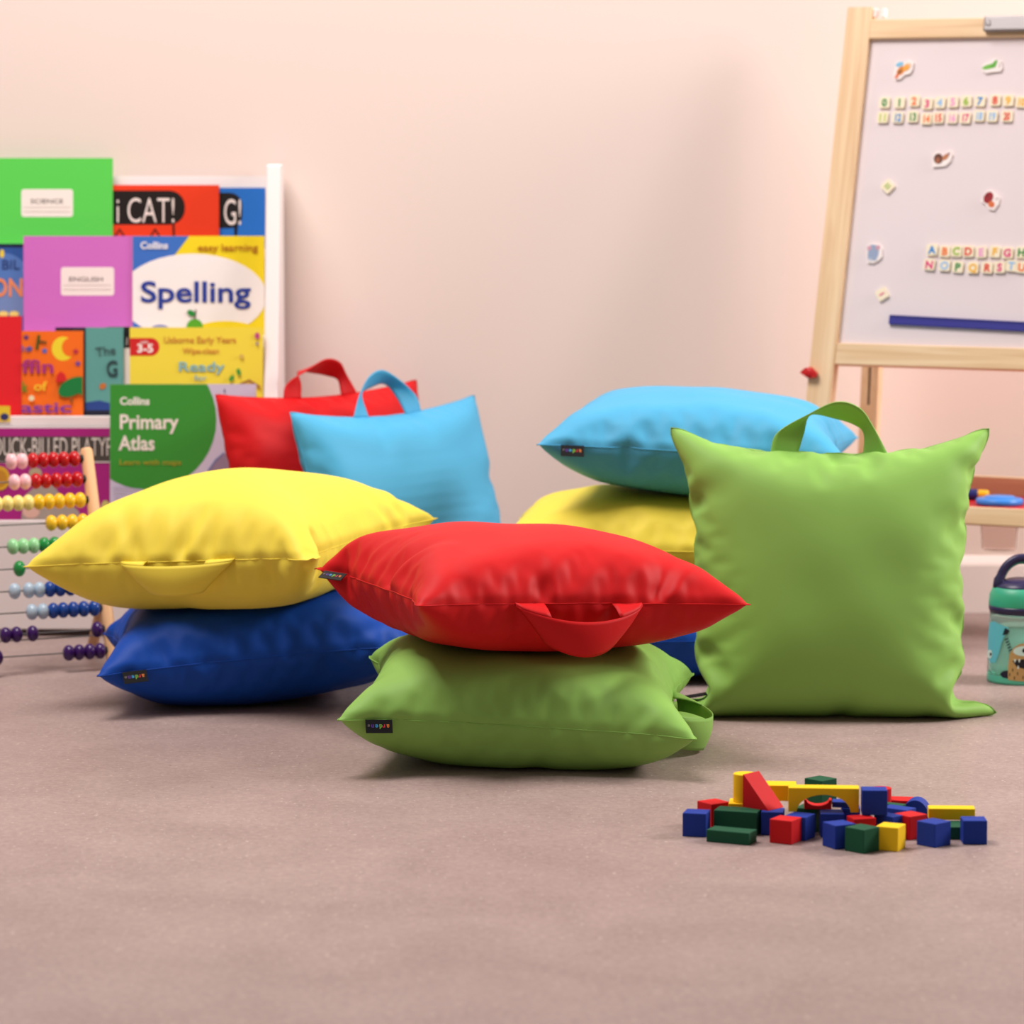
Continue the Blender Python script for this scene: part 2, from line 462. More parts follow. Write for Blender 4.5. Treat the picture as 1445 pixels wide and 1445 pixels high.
def cushion(x, R, name_label, material, handle=None, tagside=True, tag_flip=True, group='square cushions with carry handles', sub=2):
    """x: relaxed points in world space; builds cover, seam, handle and label under an Empty at the base"""
    t = topo(); N = t['N']; R = np.asarray(R)
    o_, t_, n_ = (Vector(R[:, k]) for k in range(3))
    base = Vector((float(x[:, 0].mean()), float(x[:, 1].mean()), float(x[:, 2].min())))
    root = empty('cushion', base, name_label, 'cushion', group)
    me = bpy.data.meshes.new('cover'); me.from_pydata([tuple(p) for p in (x - np.array(base))], [], [tuple(int(i) for i in q) for q in t['quads']])
    me.polygons.foreach_set('use_smooth', [True] * len(me.polygons)); me.materials.append(material)
    bds = set(int(i) for i in t['bd'])
    at = me.attributes.new('crease_edge', 'FLOAT', 'EDGE')
    at.data.foreach_set('value', [0.55 if (e.vertices[0] in bds and e.vertices[1] in bds) else 0.0 for e in me.edges])
    cov = bpy.data.objects.new('cover', me); COL.objects.link(cov); cov.parent = root
    sd = cov.modifiers.new('smooth', 'SUBSURF'); sd.levels = 1; sd.render_levels = sub
    top = t['top']
    loop = [top[i, 0] for i in range(N)] + [top[N - 1, j] for j in range(1, N)] + [top[i, N - 1] for i in range(N - 2, -1, -1)] + [top[0, j] for j in range(N - 2, 0, -1)]
    b = MB(); b.tube([Vector(x[i]) - base for i in loop], 0.0008, 6, closed=True); b.build('seam', material, root)
    def seam_pt(edge, s):
        idx = {'+x': top[N - 1, :], '-y': top[:, 0], '-x': top[0, :], '+y': top[:, N - 1]}[edge]
        q = (s / FLAT + 0.5) * (N - 1); i = int(max(0, min(N - 2, math.floor(q)))); f = q - i
        return Vector(x[idx[i]] * (1 - f) + x[idx[i + 1]] * f)
    if handle and 'hang' in handle:
        W = 0.040; half = 0.090
        A, B = seam_pt('+x', -half), seam_pt('+x', half)
        ctr = (A + B) / 2; tt = (B - A); al = tt.length / 2; tt.normalize()
        oo = Vector((o_.x, o_.y, 0)); oo = (oo - tt * oo.dot(tt)).normalized(); dn = Vector((0, 0, -1))
        hb = MB(); K, M = 36, 10
        def P(u, v):
            x = (1 - v) * al * (2 * u - 1) + v * handle['b'] * (2 * u - 1)
            sn = math.sin(PI * u) ** 0.7
            q = A.lerp(B, (x / al + 1) / 2)
            return q + oo * (0.005 + handle['out'] * sn * (1 - 0.25 * v) + 0.004 * math.sin(PI * v)) + dn * (0.001 + handle['sag'] * sn + handle['hang'] * v)
        hb.add([P(k / K, m / M) - base for k in range(K + 1) for m in range(M + 1)], [(k * (M + 1) + m, k * (M + 1) + m + 1, (k + 1) * (M + 1) + m + 1, (k + 1) * (M + 1) + m) for k in range(K) for m in range(M)], True)
        for u0, u1 in ((0.0, W / (2 * al)), (1 - W / (2 * al), 1.0)):      # the two sewn-in ends
            vs = []
            for k in range(7):
                u = u0 + (u1 - u0) * k / 6
                for m in range(5):
                    f = m / 4; e_ = A.lerp(B, u); vs.append(e_ * (1 - f) + P(u, 0.0) * f + Vector((0, 0, 0.002)) * math.sin(PI * f) - base)
            hb.add(vs, [(k * 5 + m, k * 5 + m + 1, (k + 1) * 5 + m + 1, (k + 1) * 5 + m) for k in range(6) for m in range(4)], True)
        h = hb.build('carry_handle', material, root)
        so = h.modifiers.new('thick', 'SOLIDIFY'); so.thickness = 0.0018; so.offset = 0
    elif handle and 'loop' in handle:
        A, B = seam_pt('+x', -0.088), seam_pt('+x', 0.088)
        ctr = (A + B) / 2; tt = (B - A).normalized(); al = (B - A).length / 2
        oo = (o_ - tt * o_.dot(tt)).normalized(); nn = tt.cross(oo)     # nn points at the viewer's side
        if nn.dot(n_) > 0: nn = -nn
        fl_ = handle.get('mirror', 1)
        def spline(P, n=40):
            P = [Vector(p) for p in P]; P = [P[0] * 2 - P[1]] + P + [P[-1] * 2 - P[-2]]; out = []
            for k in range(n + 1):
                u = k / n * (len(P) - 3); i = min(int(u), len(P) - 4); f = u - i
                a, b_, c_, d_ = P[i:i + 4]
                out.append(0.5 * ((2 * b_) + (c_ - a) * f + (2 * a - 5 * b_ + 4 * c_ - d_) * f * f + (3 * b_ - a - 3 * c_ + d_) * f ** 3))
            return out
        # the two edges of the strap: (along the seam, up from it, towards the viewer) in millimetres
        E1 = spline([(-88, -3, 0), (-78, 28, 4), (-34, 54, 14), (8, 73, 18), (42, 65, 16), (64, 38, 6), (88, -3, 0)])
        E2 = spline([(-47, -3, 0), (-38, 28, -4), (-28, 56, -16), (10, 51, -18), (36, 43, -14), (50, 30, -4), (49, -3, 0)])
        hs = handle['loop']; vs = []; M = 6
        for p, q in zip(E1, E2):
            for m in range(M + 1):
                w = p.lerp(q, m / M); vs.append(ctr + tt * (w.x / 88 * al * fl_) + oo * (w.y * 0.001 * hs) + nn * (w.z * 0.001) - base)
        hb = MB(); hb.add(vs, [(k * (M + 1) + m, k * (M + 1) + m + 1, (k + 1) * (M + 1) + m + 1, (k + 1) * (M + 1) + m) for k in range(40) for m in range(M)], True)
        h = hb.build('carry_handle', material, root)
        so = h.modifiers.new('thick', 'SOLIDIFY'); so.thickness = 0.0018; so.offset = 0
    elif handle:
        hgt, droop, amax, pw = handle['h'], handle.get('droop', 0.0), handle.get('a', 1.2), handle.get('p', 0.75)
        W = 0.040; half = 0.070
        A, B = seam_pt('+x', -half), seam_pt('+x', half)
        ctr = (A + B) / 2; tt = (B - A); al = tt.length / 2; tt.normalize()
        oo = (o_ - tt * o_.dot(tt)).normalized(); nn = oo.cross(tt)
        if nn.dot(n_) < 0: nn = -nn
        nw = nn.copy()
        if 'dir' in handle:
            oo = Vector(handle['dir']).normalized(); oo = (oo - tt * oo.dot(tt)).normalized(); nn = oo.cross(tt)
            if nn.dot(n_) < 0: nn = -nn
        else:
            oo2 = oo * math.cos(droop) - nn * math.sin(droop); nn = nn * math.cos(droop) + oo * math.sin(droop); oo = oo2
        K = 40; P = []
        for k in range(K + 1):
            u = k / K; a = PI * u
            cs = -math.cos(a); cs = math.copysign(abs(cs) ** handle.get('q', 0.9), cs)
            P.append(ctr + tt * (al * cs * (1 + handle.get('bulge', 0.0) * math.sin(a)) + handle.get('skew', 0) * math.sin(a)) + oo * (hgt * math.sin(a) ** pw - 0.004))
        vs, fs = [], []
        M = 6
        for k in range(K + 1):
            u = k / K
            tg = (P[min(K, k + 1)] - P[max(0, k - 1)]).normalized()
            ip = nn.cross(tg).normalized()
            if ip.dot(oo) < 0 and 0.25 < u < 0.75: pass
            ip = tg.cross(nn).normalized()
            mid = math.sin(PI * u) ** 1.0
            sm = min(1.0, max(0.0, (mid - handle.get('s0', 0.0)) / (handle.get('s1', 0.85) - handle.get('s0', 0.0)))); sm = sm * sm * (3 - 2 * sm)
            al_ = amax * sm + handle.get('tw', 0.0) * (u - 0.5)
            w = ip * math.cos(al_) + nw * math.sin(al_)
            for m in range(M + 1):
                vs.append(P[k] + w * (W * (m / M - 0.5)) - base)
        for k in range(K):
            for m in range(M):
                a = k * (M + 1) + m; fs.append((a, a + 1, a + M + 2, a + M + 1))
        hb = MB(); hb.add(vs, fs, True); h = hb.build('carry_handle', material, root)
        so = h.modifiers.new('thick', 'SOLIDIFY'); so.thickness = 0.0022; so.offset = 0
    if tagside:
        s0, s1 = -FLAT / 2 + 0.036, -FLAT / 2 + 0.072
        A, B = seam_pt('-y', s1), seam_pt('-y', s0)      # the print stands on its head when the cushion lies flat
        ux = (B - A).normalized(); out = -t_; out = (out - ux * out.dot(ux)).normalized()
        zz = (tagside if isinstance(tagside, Vector) else (-n_ * 0.9 + out * 0.45)); zz = (zz - ux * zz.dot(ux)).normalized()
        yy = zz.cross(ux)
        Mx = Matrix((ux, yy, zz)).transposed()
        ln = (B - A).length
        lb = MB(); lb.box(0, ln, -0.0006, 0.0006, -0.001, 0.0165)
        tg_ = lb.build('brand_label', TAG_BLACK, root)
        tg_.matrix_local = Matrix.Translation(A - base + out * 0.003) @ Mx.to_4x4()
        px_ = ln * 0.12
        for ch, cc, w_ in zip('arden', TAGCOL, [0.0052, 0.0036, 0.0056, 0.0052, 0.0054]):
            text_obj('label_letter', ch, 0.0085, flat(cc), tg_, px_, 0.0055, -0.0008, bold=0.02)
            px_ += w_
        text_obj('registered_mark', '\u00ae', 0.004, flat((150, 140, 140)), tg_, px_ + 0.0003, 0.0055, -0.0008)
    return root

# ---- where the cushions lie: seam-plane centre, turn, tilt
D = math.radians
V0 = 0.0196
def upright(edge_yaw, lean):
    """handle edge up; the panel faces the viewer side, edge runs along edge_yaw"""
    e = Vector((math.cos(edge_yaw), math.sin(edge_yaw), 0)); back = Vector((-math.sin(edge_yaw), math.cos(edge_yaw), 0))
    up = Vector((0, 0, math.cos(lean))) + back * math.sin(lean); nb = up.cross(e)
    return np.array(Matrix((up, e, nb)).transposed())
# left stack
R = frame(D(5.7), D(-4.5)); xb = dress(simulate(1, R, (-0.378, 5.07, 0.080), V0, press=(-0.38, 5.06, 0.145, 0.2)), 1, False)
cushion(xb, R, 'royal blue square cushion under the yellow one, left stack on the floor', F_BLU)
R2 = frame(D(-110.6), D(-4.0)); hf = height_field(xb)
xy = dress(simulate(2, R2, (-0.404, 5.04, 0.230), V0 * 1.08, tuck=((1, 1, 0.022),), hf=hf), 2, True, hf, ((0, 0.0, 1, 0.09, 0.013, 0.013, 0.2), (0, -0.12, 1, 0.06, 0.012, 0.008, 0.0), (0, 0.16, -1, 0.10, 0.014, 0.009, -0.4)))
cushion(xy, R2, 'yellow square cushion with drooping handle, on top of the left stack', F_YEL, handle=dict(hang=0.043, out=0.016, sag=0.004, b=0.040))
# front stack
R = frame(D(-2.6), D(2.5), D(1.8)); xg = dress(simulate(3, R, (0.0165, 4.59, 0.073), V0, press=(0.02, 4.59, 0.138, 0.2)), 3)
cushion(xg, R, 'lime green square cushion lying flat under the red one, front stack', F_GRN, handle=dict(hang=0.046, out=0.048, sag=0.012, b=0.055))
R2 = frame(D(-69.7), D(2.0), D(-1.5)); hf = height_field(xg)
xr = dress(simulate(4, R2, (0.016, 4.61, 0.219), V0 * 0.99, tuck=((0, 0, 0.02),), hf=hf), 4, True, hf, ((0, 0.108, 1, 0.09, 0.013, 0.012, 0.5), (0, -0.045, 1, 0.07, 0.012, 0.009, -0.2), (3, 0.02, 1, 0.12, 0.016, 0.012, 0.3), (3, 0.02, -1, 0.10, 0.014, 0.010, 0.2), (0, -0.09, -1, 0.09, 0.013, 0.010, 0.3)))
cushion(xr, R2, 'red square cushion lying on top of the green one, front stack', F_RED, handle=dict(hang=0.046, out=0.030, sag=0.018, b=0.050), tagside=Vector(-R2[:, 1] - 0.35 * R2[:, 2]))
# right stack
R = frame(D(4)); x1 = dress(simulate(5, R, (0.255, 5.33, 0.070), V0 * 0.92, press=(0.28, 5.33, 0.135, 0.25)), 5, False)
cushion(x1, R, 'royal blue square cushion at the bottom of the right stack, behind the upright green one', F_BLU)
R = frame(D(-6)); hf = height_field(x1)
x2 = dress(simulate(6, R, (0.217, 5.33, 0.205), V0 * 0.95, hf=hf, press=(0.28, 5.33, 0.27, 0.25)), 6, False, hf)
cushion(x2, R, 'yellow square cushion in the middle of the right stack', F_YEL)
R = frame(D(-8), D(2.5)); hf = height_field(x2)
x3 = dress(simulate(7, R, (0.295, 5.33, 0.352), V0, hf=hf), 7, False, hf)
cushion(x3, R, 'sky blue square cushion lying on top of the right stack', F_LBL)
# upright cushions
R = upright(D(-2), D(7)); x4 = dress(simulate(8, R, (0.451, 4.90, 0.183), V0 * 1.08, steps=620, drop=0.08), 8, True, None, ((0, 0.006, -1, 0.055, 0.011, 0.014, 0.1), (2, 0.10, -1, 0.10, 0.014, 0.010, -0.2), (2, -0.06, -1, 0.10, 0.016, 0.011, 0.3), (3, 0.12, -1, 0.11, 0.016, 0.009, 0.2), (2, 0.17, -1, 0.07, 0.012, 0.010, 0.0)))
cushion(x4, R, 'lime green square cushion standing upright with its handle on top, at the right', F_GRN, handle=dict(loop=1.0), tagside=Vector((-0.3, 0.9, 0)))
R = upright(D(52), D(16)); x5 = dress(simulate(9, R, (-0.160, 5.60, 0.168), V0 * 0.8, drop=0.08), 9)
cushion(x5, R, 'sky blue square cushion leaning upright on the red one, back row', F_LBL, handle=dict(loop=0.95, mirror=-1), tagside=False)
R = upright(D(48), D(12)); x6 = dress(simulate(10, R, (-0.285, 5.70, 0.182), V0 * 0.75, drop=0.08), 10)
cushion(x6, R, 'red square cushion leaning upright against the white bookcase, back row', F_RED, handle=dict(loop=0.78), tagside=False)

# ================================================================== BOOKCASE
def S(Y): return FPX / Y          # pixels per metre at a distance (small angles)
BLEAN = 0.10
SLOPE = 0.27                      # the display leans back: Y grows with height
def shelf_front(z): return 5.66 + SLOPE * z
case = empty('display_bookcase', (-0.70, 5.80, 0), 'white tiered front-facing display bookcase full of books, against the wall at the left', 'bookcase')
cb = Vector((-0.70, 5.80, 0))
XR0, XR1, XL0, XL1 = -0.4137, -0.3895, -1.05, -1.026
for x0, x1 in ((XR0, XR1), (XL0, XL1)):
    b = MB(); pts = [(5.66, 0), (WALL_Y - 0.02, 0), (WALL_Y - 0.02, 0.772), (shelf_front(0.772), 0.772)]
    vs = [Vector((x, y, z)) - cb for x in (x0, x1) for y, z in pts]
    b.add(vs, [(0, 1, 2, 3), (7, 6, 5, 4)] + [(i, (i + 1) % 4, (i + 1) % 4 + 4, i + 4) for i in range(4)])
    b.build('side_panel', WHITE_PAINT, case, bevel=0.003)
TIERS = []
YF = (5.662, 5.735, 5.81, 5.885)
for k, (zl, hl) in enumerate(((0.192, 0.192), (0.358, 0.020), (0.4875, 0.020), (0.630, 0.020))):
    yf = YF[k]
    b = MB(); b.box(XL1, XR0, yf, yf + 0.012, max(0.012, zl - hl), zl, Matrix.Translation(-cb)); b.build('front_lip' if k else 'front_panel', WHITE_PAINT, case, bevel=0.0015)
    b = MB(); b.box(XL1, XR0, yf + 0.012, yf + 0.060, zl - 0.022, zl - 0.012, Matrix.Translation(-cb)); b.build('shelf', WHITE_PAINT, case)
    z0, z1 = zl - 0.012, (0.34, 0.47, 0.61, 0.752)[k]
    b = MB()
    vs = [Vector((x, yf + 0.046 + BLEAN * (z - z0) + d, z)) - cb for x in (XL1, XR0) for z, d in ((z0, 0), (z1, 0), (z1, 0.006), (z0, 0.006))]
    b.add(vs, [(0, 1, 2, 3), (7, 6, 5, 4)] + [(i, (i + 1) % 4, (i + 1) % 4 + 4, i + 4) for i in range(4)])
    b.build('back_board', WHITE_PAINT, case)
    TIERS.append((zl - 0.0108, yf + 0.0445))
LEAN = math.atan(BLEAN)
class Book:
    """a book standing on a tier, leaning back; pixel helper p() turns photo pixels into cover coordinates"""
    def __init__(s, name, label, cat, tier, l, t, r, slot=0, th=0.006, cover=(200, 200, 200), group='books on the display bookcase', hard=False, edge=None, zb=None):
        z0, yb = TIERS[tier]; z0 = z0 if zb is None else zb
        Yf = yb - 0.0005 - slot - th
        s.z0, s.th = z0, th
        # local frame leaning back about x
        M = Matrix.Rotation(-LEAN, 3, 'X')
        s.M = M
        org0 = Vector((0, Yf, z0)); nrm = M @ Vector((0, -1, 0))
        tl, tr = on_plane(l, t, org0, nrm), on_plane(r, t, org0, nrm)
        s.x0 = tl.x; s.w = tr.x - tl.x; s.org = Vector((s.x0, Yf, z0)); s.nrm = nrm
        s.h = (M.inverted() @ (tl - s.org)).z
        s.Mi = M.inverted()
        s.root = empty(name, s.org, label, cat, group, M)
        cm = flat(cover, 0.42, 0.4)
        b = MB(); c = 0.0009 if not hard else 0.002
        b.box(0, s.w, 0, c, 0, s.h); b.box(0, s.w, th - c, th, 0, s.h); b.box(0, c, c, th - c, 0, s.h)
        b.build('cover', cm, s.root)
        b = MB(); b.box(c, s.w - 0.0012, c, th - c, 0.001, s.h - 0.0012); b.build('pages', PAPER, s.root)
        s.k = 0
    def p(s, px, py):
        q = s.Mi @ (on_plane(px, py, s.org, s.nrm) - s.org); return (q.x, q.z)
    def area(s, name, pts, rgb, px=True, clipit=True):
        s.k += 1
        q = [s.p(*a) for a in pts] if px else pts
        if clipit: q = clip(q, 0.0002, s.w - 0.0002, 0.0002, s.h - 0.0002)
        if len(q) < 3: return None
        return poly_obj(name, q, -0.00025 * (s.k - 1) - 0.00002, flat(rgb, 0.45), s.root, 0.00025)
    def ell(s, name, cx, cy, rx, ry, rgb, a0=0, a1=2 * PI, rot=0.0):
        return s.area(name, [(cx + x, cy - z) for x, z in ell(0, 0, rx, ry, 40, a0, a1, rot)], rgb)
    def text(s, name, t, px, py, hpx, rgb, wpx=None, bold=0.0, rot=0.0):
        """baseline-left at the pixel, capital height in pixels"""
        s.k += 1
        x, z = s.p(px, py); x2, z2 = s.p(px, py - hpx)
        w = None
        if wpx: w = s.p(px + wpx, py)[0] - x
        return text_obj(name, t, (z2 - z) / 0.729, flat(rgb, 0.45), s.root, x, z, -0.00025 * (s.k - 1) - 0.0002, bold=bold, width=w, rot=rot, clipbox=(0.0005, s.w - 0.0005, 0.0005, s.h - 0.0005))
def R4(l, t, r, b): return [(l, b), (r, b), (r, t), (l, t)]
def RR(l, t, r, b, q): return [(x, -z) for x, z in rrect(l, r, -b, -t, q)]

# ---- top tier
k = Book('picture_book', 'blue picture book with a black speech bubble ending G!, top tier at the right', 'book', 3, 180, 265, 374, slot=0.001, cover=(38, 112, 200))
k.area('speech_bubble', RR(230, 272, 342, 322, 18), (26, 22, 22)); k.area('bubble_tail', [(330, 318), (336, 318), (334, 336), (331, 336)], (26, 22, 22))
k.text('title_text', 'G!', 315, 317, 38, (240, 228, 222), 25, 0.0)
k = Book('picture_book', 'orange-red picture book titled i CAT! in a black speech bubble, top tier', 'book', 3, 110, 261, 309, slot=0.009, cover=(234, 62, 28))
k.area('speech_bubble', RR(60, 269, 261, 317, 22), (28, 20, 18)); k.area('bubble_tail', [(243, 312), (246, 312), (247, 334), (244, 334)], (28, 20, 18))
k.text('title_text', 'i CAT!', 163, 314, 37, (240, 226, 220), 83, -0.006)
for ex in (169, 219):
    k.area('cat_ear', [(ex - 8, 334), (ex + 8, 334), (ex, 322)], (60, 18, 14)); k.area('cat_ear_inner', [(ex - 5, 334), (ex + 5, 334), (ex, 326)], (225, 60, 34))
k = Book('exercise_book', 'bright green exercise book with a white name label, top tier at the left', 'notebook', 3, -62, 223, 159, slot=0.017, th=0.004, cover=(92, 210, 84))
k.area('name_label', RR(30, 267, 103, 306, 4), (244, 234, 226)); k.text('handwriting', 'SCIENCE', 43, 287, 6.5, (70, 50, 50), 46)
for yy in (292, 298): k.area('ruled_line', R4(34, yy, 99, yy + 0.5), (214, 200, 194))
# ---- third tier
k = Book('picture_book', 'blue picture book with orange lettering, behind the pink exercise book', 'book', 2, -90, 344, 60, slot=0.001, cover=(48, 88, 160))
k.area('cover_edge', R4(-90, 344, 60, 349), (24, 26, 60))
k.ell('cover_cloud', 4, 385, 34, 28, (84, 122, 190)); k.ell('cover_cloud', 20, 425, 26, 24, (116, 140, 190)); k.ell('cover_moon', 3, 358, 3, 6, (236, 206, 60))
k.text('title_text', 'BIL', 2, 380, 14, (36, 52, 110), 26); k.text('title_text', 'ION', -20, 418, 26, (236, 140, 90), 52, 0.02)
for cx_ in (5, 20): k.ell('cover_star', cx_, 443, 7, 4, (240, 214, 120))
k = Book('exercise_book', 'pink-purple exercise book with a white name label, third tier', 'notebook', 2, 33, 333, 187, slot=0.010, th=0.004, cover=(208, 110, 196))
k.area('name_label', RR(86, 377, 161, 417, 4), (246, 230, 226)); k.text('handwriting', 'ENGLISH', 97, 397, 6.5, (70, 50, 54), 48)
for yy in (402, 408): k.area('ruled_line', R4(90, yy, 157, yy + 0.5), (214, 196, 194))
k = Book('workbook', 'yellow, blue and white Spelling workbook, third tier by the side panel', 'book', 2, 187, 333, 373, slot=0.010, th=0.006, cover=(242, 216, 34))
k.area('blue_corner', [(187, 333), (267, 333), (248, 358), (225, 385), (187, 400)], (62, 112, 196))
k.ell('blue_foot', 186, 462, 40, 20, (62, 112, 196))
k.ell('white_oval', 272, 418, 104, 60, (246, 238, 236)); k.ell('yellow_hill', 318, 470, 48, 17, (242, 216, 34)); k.ell('blue_hill', 226, 466, 14, 8, (140, 150, 196))
k.text('publisher_text', 'Collins', 198, 351, 10, (234, 232, 240), 39, 0.03); k.text('series_text', 'easy learning', 279, 354, 10, (178, 106, 26), 85, 0.012)
k.text('title_text', 'Spelling', 198, 426, 30, (40, 60, 150), 156, 0.018)
k.ell('apple', 275, 462, 11.5, 12, (88, 168, 42)); k.area('apple_stalk', [(274, 451), (276, 451), (277.5, 437), (275.5, 437)], (120, 90, 90)); k.ell('apple_leaf', 270, 442, 6, 4, (40, 140, 60), rot=-0.5)
# ---- second tier
k = Book('picture_book', 'dark-covered book peeping out between the orange and the sea-green books', 'book', 1, 78, 462, 122, slot=0.001, cover=(38, 34, 54))
k = Book('picture_book', 'thin book with a black top and white cover beside the yellow activity book', 'book', 1, 150, 461, 186, slot=0.001, cover=(240, 234, 232))
k.area('black_band', R4(150, 461, 186, 491), (26, 24, 28)); k.text('spine_mark', 'J', 178, 484, 8, (220, 214, 214))
k = Book('picture_book', 'sea-green picture book titled The G, second tier', 'book', 1, 104, 462, 174, slot=0.009, cover=(96, 158, 152))
k.area('dark_spine', R4(104, 462, 121, 600), (34, 40, 52)); k.area('blue_river', [(121, 568), (140, 565), (156, 569), (174, 566), (174, 580), (121, 582)], (44, 70, 140)); k.area('dark_foot', R4(104, 579, 174, 600), (32, 34, 52))
k.ell('leaf', 145, 545, 5, 4, (196, 112, 50), rot=0.6); k.text('title_text', 'The', 136, 503, 13, (64, 92, 92), 28, 0.01, 0.12); k.text('title_text', 'G', 150, 531, 23, (44, 66, 70), 16, 0.02)
k = Book('picture_book', 'orange storybook with a yellow crescent moon and purple lettering, second tier', 'book', 1, 30.5, 467, 117, slot=0.018, cover=(244, 112, 28))
k.ell('moon', 89, 492, 16, 17, (240, 214, 50)); k.ell('moon_bite', 99, 490, 11.5, 13, (244, 112, 28))
for sx_, sy_, cc in ((37, 476, (96, 56, 120)), (63, 495, (62, 110, 190)), (107, 496, (190, 40, 70)), (110, 513, (110, 70, 150)), (42, 492, (60, 90, 170))):
    k.area('star', [(sx_ + (5 if i % 2 == 0 else 2.2) * math.sin(i * PI / 5), sy_ - (5 if i % 2 == 0 else 2.2) * math.cos(i * PI / 5)) for i in range(10)], cc)
k.area('twig', [(50, 493), (54, 493), (57, 473), (53, 473)], (70, 84, 24)); k.area('twig', [(55, 483), (66, 485), (66, 482), (55, 480)], (96, 74, 30))
k.text('title_text', 'he', 30, 496, 10, (96, 96, 170), 12)
k.text('title_text', 'ffin', 31, 526, 19, (168, 50, 120), 45, 0.02); k.text('title_text', 'k', 31, 553, 15, (90, 140, 40), 9, 0.02); k.text('title_text', 'of', 48, 551, 13, (240, 196, 50), 19, 0.02)
k.text('title_text', 'astic', 29, 582, 15, (130, 60, 150), 72, 0.02)
k.area('red_roof', [(79, 540), (95, 537), (92, 528), (86, 524), (80, 530)], (214, 40, 40)); k.ell('green_bird', 103, 546, 22, 12, (26, 124, 60), rot=0.45); k.area('green_tail', [(108, 545), (120, 548), (120, 560), (106, 553)], (26, 124, 60)); k.area('bird_leg', R4(99, 560, 103, 568), (150, 80, 30)); k.ell('bee', 45, 562, 4, 4, (230, 220, 180))
k = Book('picture_book', 'plain red book at the left edge, second tier', 'book', 1, -95, 446, 30, slot=0.018, cover=(226, 34, 42))
k = Book('activity_book', 'yellow wipe-clean activity book for ages 3-5, second tier by the side panel', 'book', 1, 183, 462, 371, slot=0.012, cover=(240, 218, 70))
k.area('age_flash', RR(170, 477, 225, 502, 12), (206, 36, 38)); k.text('age_text', '3-5', 193, 497, 12, (250, 240, 236), 23, 0.03); k.text('age_small_text', 'age', 198, 484, 4, (250, 240, 236), 11)
k.text('series_text', 'Usborne Early Years', 231, 484, 9.5, (206, 130, 60), 102, 0.006); k.text('series_text', 'Wipe-clean', 258, 499, 8.5, (206, 130, 60), 51, 0.006)
k.text('title_text', 'Ready', 251, 524, 14, (130, 182, 190), 66, 0.015); k.text('title_text', 'for', 274, 537, 8, (150, 184, 190), 18, 0.01); k.text('title_text', 'Writing', 240, 556, 14, (130, 182, 190), 84, 0.015)
k.ell('balloon', 363, 474, 3.5, 4.5, (190, 70, 130)); k.area('balloon_basket', R4(361, 483, 365, 487), (150, 130, 140)); k.ell('bee', 341, 503, 3.5, 3, (214, 180, 90))
k.area('branch', [(338, 541), (352, 535), (368, 545), (368, 549), (351, 539), (339, 545)], (168, 116, 60)); k.ell('leaf', 327, 534, 3, 5, (70, 150, 60), rot=-0.6); k.ell('leaf', 337, 525, 3, 5, (70, 150, 60), rot=0.3)
# ---- bottom tier
k = Book('picture_book', 'magenta picture book with chalk lettering on a dark band, bottom tier behind the abacus', 'book', 0, -110, 604, 172, slot=0.004, th=0.010, cover=(166, 34, 122), hard=True)
k.area('chalkboard', R4(-110, 616, 172, 652), (74, 66, 62)); k.text('title_text', 'DUCK-BILLED PLATYPUS', -9, 643, 27, (226, 214, 204), 186, -0.004)
k.area('under_rule', R4(-110, 651, 172, 653), (214, 200, 196))
k.ell('gold_disc', 0, 675, 14, 17, (214, 164, 40)); k.ell('gold_disc_ring', 0, 675, 10, 12, (190, 130, 40)); k.ell('grey_hand', 50, 667, 9, 7, (176, 160, 130))
k.area('grey_figure', [(30, 735), (34, 700), (46, 690), (60, 680), (72, 682), (86, 698), (112, 722), (112, 735)], (166, 152, 142)); k.ell('pale_face', 44, 722, 12, 9, (220, 176, 160)); k.ell('flower', 149, 715, 6, 9, (200, 190, 110))
k = Book('atlas', 'large green and lavender Primary Atlas standing in front of the bookcase', 'book', 0, 155, 542, 361, slot=0.020, th=0.008, cover=(206, 196, 216))
k.ell('green_disc', 207.5, 592, 98, 99, (58, 146, 52)); k.text('publisher_text', 'Collins', 169, 571, 11, (238, 232, 224), 42, 0.03)
k.text('title_text', 'Primary', 168, 605, 21, (240, 228, 218), 84, 0.022); k.text('title_text', 'Atlas', 168, 635, 21, (240, 228, 218), 51, 0.022)
k.text('subtitle_text', 'Learn with maps', 168, 656, 8, (176, 160, 44), 88, 0.006)
k.area('map_land', [(290, 690), (294, 665), (305, 650), (318, 640), (335, 645), (345, 690)], (150, 128, 150)); k.area('map_land_edge', [(290, 692), (292, 665), (304, 648), (316, 638), (317, 640), (305, 651), (294, 667), (292, 692)], (120, 124, 170))
for i, (yy, ww) in enumerate(((686, 40), (692, 34), (699, 38), (706, 26))): k.area('map_river', [(160, yy), (160 + ww, yy + 4), (160 + ww, yy + 5), (160, yy + 1)], (170, 160, 200))
k.area('map_mark', R4(316, 549, 318, 554), (90, 80, 110))
# little yellow card hanging over the second ledge
yl = YF[1] - 0.0025
q0, q1 = at_y(-14, 595, yl), at_y(14, 573, yl)
cr = empty('paper_card', (q0.x, yl, q0.z), 'small yellow card with a blue mark on the second ledge, left edge', 'card')
b = MB(); b.box(0, q1.x - q0.x, 0, 0.001, 0, q1.z - q0.z); b.build('card', flat((236, 206, 50)), cr)
poly_obj('blue_mark', ell(0.024, 0.008, 0.007, 0.006, 14), -0.0001, flat((50, 54, 110)), cr)

